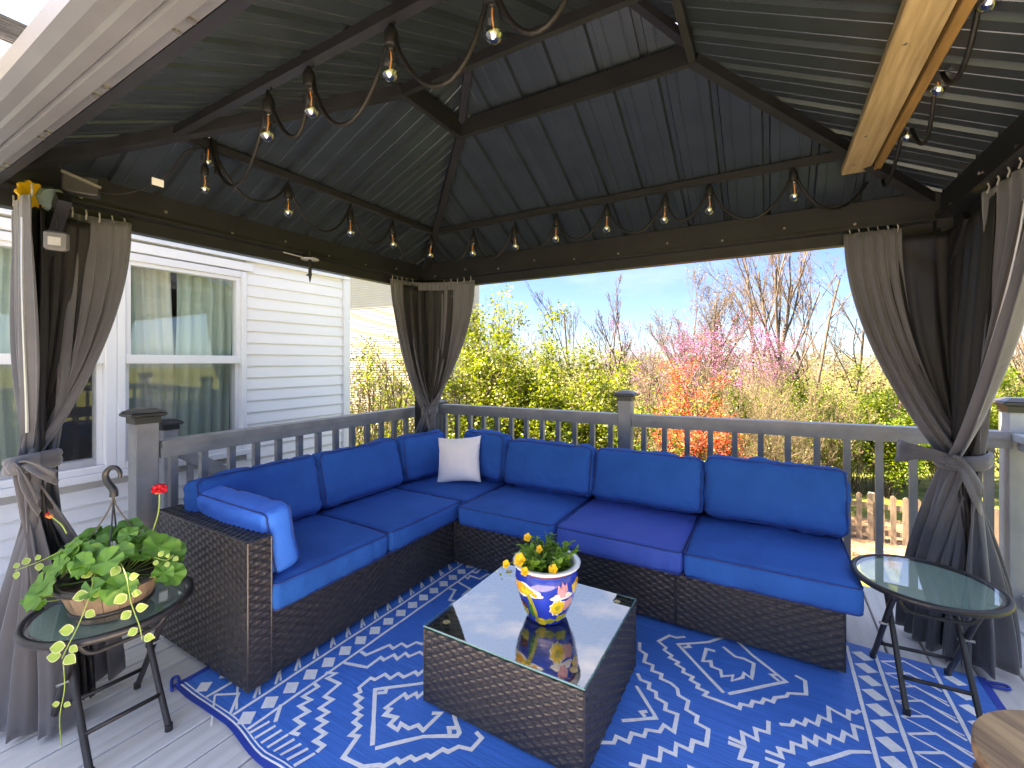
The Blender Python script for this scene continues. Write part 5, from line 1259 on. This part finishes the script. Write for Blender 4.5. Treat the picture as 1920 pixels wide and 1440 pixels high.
def tree(label, u, depth, top, seed, r=.07, stems=1, maxl=5, kids=(3, 4), spread=.55, leaf=None, nleaf=0, lsize=.05, bark='bark', name='tree', lean=0., fork=.25, L0=.42, up=.12, jit=.05, group=None, cat='tree', ratio=.66, rmin=.0032):
    g = np.random.default_rng(seed); b = camw(u, depth, GZ-.1); h = top-b.z
    t = empty(name, tuple(b), label=label, cat=cat, group=group); W = Wood(); T = []
    a = np.arange(stems)*6.283/stems+g.uniform(0, 6.28)+g.normal(size=stems)*.3; fk = fork*(stems > 1)*g.uniform(.5, 1.1, stems)
    d = unit(np.stack([np.cos(a)*fk+lean*c30, np.sin(a)*fk+lean*s30, np.ones(stems)], 1)); p0 = np.stack([np.cos(a)*.05*(stems > 1), np.sin(a)*.05*(stems > 1), np.zeros(stems)], 1)
    grow(W, p0, d, h*L0*g.uniform(.8, 1.1, stems), r*g.uniform(.6, 1.1, stems), maxl, g, T, kids, spread, up, ratio, wig=.07, tmin=.25, rmin=rmin)
    T = np.concatenate(T)
    # scale so that the tallest twig meets the wanted height
    V = np.concatenate(W.V); k = h/max(.1, V[:, 2].max()); W.V = [v*k for v in W.V]; T = T*k
    W.build('trunk', M[bark], t)
    if nleaf:
        C = T[g.integers(0, len(T), nleaf)]+g.normal(size=(nleaf, 3))*jit
        o = link('crown', quads_mesh('crown', leaf_quads(C, lsize, g), M[leaf]), t); stuff(o)
    return t
def shrub(label, u, depth, halfw, top, seed, leaf, nleaf, lsize=.042, stems=16, twig='twig', bottom=GZ-.1, jit=.06, deep=None, maxl=3, kids=(4, 6), up=.05, r=.016, name='shrub', cat='shrub', spread=.75, group=None, extra=None):
    g = np.random.default_rng(seed); b = camw(u, depth, bottom); h = top-bottom; deep = deep or halfw*.8
    t = empty(name, tuple(b), label=label, cat=cat, group=group); W = Wood(); T = []
    a = g.uniform(0, 6.28, stems); q = np.sqrt(g.uniform(0, 1, stems)); ex, ey = q*halfw*np.cos(a), q*deep*np.sin(a)
    X, Y = ex*c30-ey*s30, ex*s30+ey*c30
    st_ = np.stack([X*.35, Y*.35, np.zeros(stems)], 1); end = np.stack([X, Y, h*g.uniform(.55, .95, stems)*(1-.25*q*q)], 1); v = end-st_; L = np.sqrt((v*v).sum(1))
    grow(W, st_, unit(v), L*.85, r*g.uniform(.7, 1.2, stems), maxl, g, T, kids, spread, up, .36, .09, mid=1)
    T = np.concatenate(T)
    V = np.concatenate(W.V); kz = h/max(.1, np.quantile(V[:, 2], .998)); W.V = [v*np.array([1, 1, kz]) for v in W.V]; T = T*np.array([1, 1, kz]); W.build('stems', M[twig], t)
    if nleaf:
        T = T[T[:, 2] > .15*h]
        # clump: leaves gather on a random subset of twig points, leaving gaps
        keep = T[g.random(len(T)) < .75]
        C = keep[g.integers(0, len(keep), nleaf)]+g.normal(size=(nleaf, 3))*jit
        o = link('foliage', quads_mesh('foliage', leaf_quads(C, lsize, g), M[leaf]), t); stuff(o)
        if extra:
            lf2, n2, s2 = extra; C = keep[g.integers(0, len(keep), n2)]+g.normal(size=(n2, 3))*jit; o = link('blossom', quads_mesh('blossom', leaf_quads(C, s2, g), M[lf2]), t); stuff(o)
    return t
GB = 'yellow-green shrubs behind the back railing'
shrub('tall yellow-green shrub right of the far corner curtain', 945, 7.0, 1.05, 2.30, 1, 'lf_bush', 36000, .050, stems=26, group=GB, kids=(5, 7))
shrub('broad yellow-green shrub filling the middle of the back railing', 1040, 6.6, 1.05, 2.0, 2, 'lf_bush', 36000, .050, stems=26, group=GB, kids=(5, 7))
shrub('lower yellow-green shrub left of the middle railing post', 1120, 6.3, .62, 1.50, 3, 'lf_bush', 20000, .048, stems=18, group=GB, kids=(5, 7))
shrub('low green undergrowth beneath the broad shrub', 1010, 5.7, 1.35, .70, 4, 'lf_bush2', 26000, .045, stems=24, group=GB)
shrub('twiggy half-leafed shrub beside the white house corner', 705, 7.6, .75, 1.75, 5, 'lf_bush2', 3600, .048, stems=30, jit=.08)
shrub('leafy shrub left of the far corner curtain', 775, 7.0, .55, 1.95, 6, 'lf_bush', 6500, .048, stems=18)
shrub('brown twiggy undergrowth below the neighbouring house', 740, 6.4, 1.0, .75, 61, 'lf_bush2', 3200, .042, stems=30)
shrub('red flowering quince behind the right part of the railing', 1300, 8.2, 1.0, 1.30, 7, 'lf_green', 5200, .040, stems=24, extra=('lf_red', 14000, .045))
shrub('tan leafless brush between the red quince and the green bank', 1445, 9.4, 1.0, 1.40, 8, 'lf_bush2', 4500, .035, stems=60, twig='twig_tan', r=.010, kids=(6, 8), up=.12, spread=.55)
shrub('second clump of tan leafless brush further right', 1535, 10.4, 1.0, 1.0, 9, 'lf_bush2', 8000, .045, stems=44, twig='twig_tan', r=.010, kids=(6, 8), up=.12, spread=.55)
shrub('brownish sparse shrub behind the middle railing post', 1195, 9.2, .75, 1.45, 10, 'lf_bush2', 2000, .045, stems=26)
shrub('low mixed undergrowth left of the red quince', 1205, 7.6, .8, .75, 101, 'lf_bush2', 7500, .042, stems=22, extra=('lf_red', 900, .04))
GG = 'green shrubs on the bank past the picket fence'
for k, (u, d, hw, tp, lb) in enumerate(((1590, 12.2, 1.3, 1.10, 'green shrub past the fence, left of the right curtain'), (1690, 12.8, 1.3, 1.0, 'green shrub past the fence, just left of the right curtain'),
      (1500, 12.9, 1.2, .85, 'green shrub behind the tan brush'), (1790, 12.4, 1.4, .95, 'green shrub past the fence, hidden partly by the right curtain'), (1935, 12.4, 1.5, 1.1, 'green shrub right of the large curtain at the picture edge'), (1640, 11.9, 1.5, .1, 'low green shrub directly behind the picket fence'), (1400, 12.5, 1.4, .6, 'green shrub behind the red quince'))):
    shrub(lb, u, d, hw, tp, 20+k, 'lf_green' if k % 3 else 'lf_bush2', 24000, .062, stems=22, jit=.10, group=GG)
shrub('pinkish bare shrub growing among the green bank shrubs', 1665, 11.6, .5, .72, 33, 'lf_pink', 260, .04, stems=10, r=.012)
# trees
tree('tall bare tree with a straight trunk left of the right curtain', 1425, 14.0, 7.6, 41, r=.085, stems=2, maxl=5, kids=(3, 5), spread=.36, leaf='lf_bud', nleaf=900, lsize=.06, fork=.12, up=.16, L0=.62, ratio=.52)
tree('bare multi-stemmed tree nearest the right curtain', 1485, 13.0, 6.8, 42, r=.055, stems=4, maxl=5, kids=(3, 4), spread=.40, fork=.30, up=.10, L0=.62, ratio=.52)
tree('slender bare tree leaning over the green bank', 1560, 15.0, 5.2, 43, r=.05, stems=3, maxl=5, kids=(3, 4), spread=.55, fork=.45, up=.05, L0=.55, ratio=.58)
tree('bare tree with brownish buds behind the redbud', 1310, 16.0, 5.0, 44, r=.08, stems=4, maxl=5, kids=(3, 5), spread=.45, leaf='lf_bud', nleaf=3200, lsize=.065, fork=.35, up=.10, L0=.5)
tree('pink blossoming redbud tree above the red quince', 1315, 13.0, 3.5, 45, r=.05, stems=5, maxl=4, kids=(4, 6), spread=.6, leaf='lf_pink', nleaf=11000, lsize=.050, fork=.5, name='redbud_tree', L0=.6, jit=.04)
tree('small bare sapling rising above the broad shrub', 1105, 11.0, 3.4, 46, r=.035, stems=2, maxl=4, kids=(4, 6), spread=.42, fork=.12, L0=.6, ratio=.5)
tree('thin bare sapling above the middle railing post', 1185, 10.0, 2.75, 47, r=.03, stems=2, maxl=4, kids=(3, 5), spread=.35, fork=.10, L0=.65, ratio=.45)
tree('bare sapling right of the middle railing post', 1225, 11.0, 2.3, 48, r=.03, stems=3, maxl=4, kids=(4, 5), spread=.45, fork=.25, L0=.6)
tree('bare twiggy tree behind the tall shrub by the corner curtain', 905, 12.0, 3.5, 49, r=.05, stems=3, maxl=5, kids=(3, 4), spread=.5, fork=.35)
tree('bare tree at the right picture edge past the curtain', 1935, 15.0, 4.6, 50, r=.06, stems=3, maxl=5, kids=(3, 4), spread=.5, fork=.4)
# far thicket and wood
def thicket(name, label, dmin, dmax, u0, u1, n, tops, size, m, seed, nst):
    g = np.random.default_rng(seed); dep = g.uniform(dmin, dmax, n); u = g.uniform(u0, u1, n); xc = (u-960)/830*dep
    X = xc*c30-dep*s30; Y = xc*s30+dep*c30
    hN = np.array([noise.noise((float(a)*.35, float(b)*.35, seed)) for a, b in zip(X[:: max(1, n//4000)], Y[:: max(1, n//4000)])]); hN = np.resize(np.repeat(hN, max(1, n//4000)), n)
    top = tops[0]+(tops[1]-tops[0])*(.5+.8*hN)
    Z = GZ-.3+(top-GZ+.3)*g.random(n)**.75; C = np.stack([X, Y, Z], 1)
    o = link(name, quads_mesh(name, leaf_quads(C, size, g), M[m])); stuff(o); o['label'] = label; o['category'] = 'thicket'
    W = Wood()
    for k in range(nst):
        i = g.integers(0, n); p = np.array([X[i], Y[i], GZ-.3]); q = p+np.array([g.normal()*.5, g.normal()*.5, top[i]-GZ+.4+abs(g.normal())*.5]); m_ = (p+q)/2+g.normal(size=3)*.12
        W.add(np.array([[p, m_, q]]), np.array([[.022, .014, .004]]), 3)
    st_ = W.build('brush_stems', M['twig'], o); stuff(st_)
thicket('brush_thicket', 'dense mixed brush filling the ground behind the shrubs', 14.5, 24, 560, 3000, 40000, (.3, 1.5), .14, 'lf_far', 3, 1500)
thicket('far_woodland', 'distant hazy woodland along the horizon', 38, 90, 300, 3600, 70000, (1.3, 2.8), .28, 'lf_far', 4, 900)

# ------------------------------------------------------------------ picket fence
pf = empty('picket_fence', (3.0, 10.95, GZ), R(1.5), label='weathered wooden picket fence at the back of the lawn', cat='fence')
pk = MB(); wq = .044; Hq = .93
pk.v = [(-wq,-.009,0),(wq,-.009,0),(wq,-.009,Hq-.03),(wq-.028,-.009,Hq),(-wq+.028,-.009,Hq),(-wq,-.009,Hq-.03)]; pk.v += [(x,.009,z) for x,y,z in pk.v]
pk.add([(5,4,3,2,1,0)[::-1], (6,7,8,9,10,11)[::-1]]+[(i, (i+1) % 6, 6+(i+1) % 6, 6+i) for i in range(6)]); pm = pk.mesh('picket', M['picket'])
g_ = random.Random(4)
for k in range(70):
    o = link('picket', pm, pf); o.location = (-6+.173*k, 0, .02+g_.uniform(-.012, .012)); o.rotation_euler = (0, g_.uniform(-.015, .015), 0)
for zz in (.22, .72):
    mb = MB(); mb.box(-6.2, 6.2, .0095, .045, zz-.045, zz+.045); mb.build('rail', M['picket'], pf)
for k in range(6):
    mb = MB(); mb.box(-6.1+2.4*k-.045, -6.1+2.4*k+.045, .046, .136, -.3, .95); mb.build('post', M['picket'], pf)
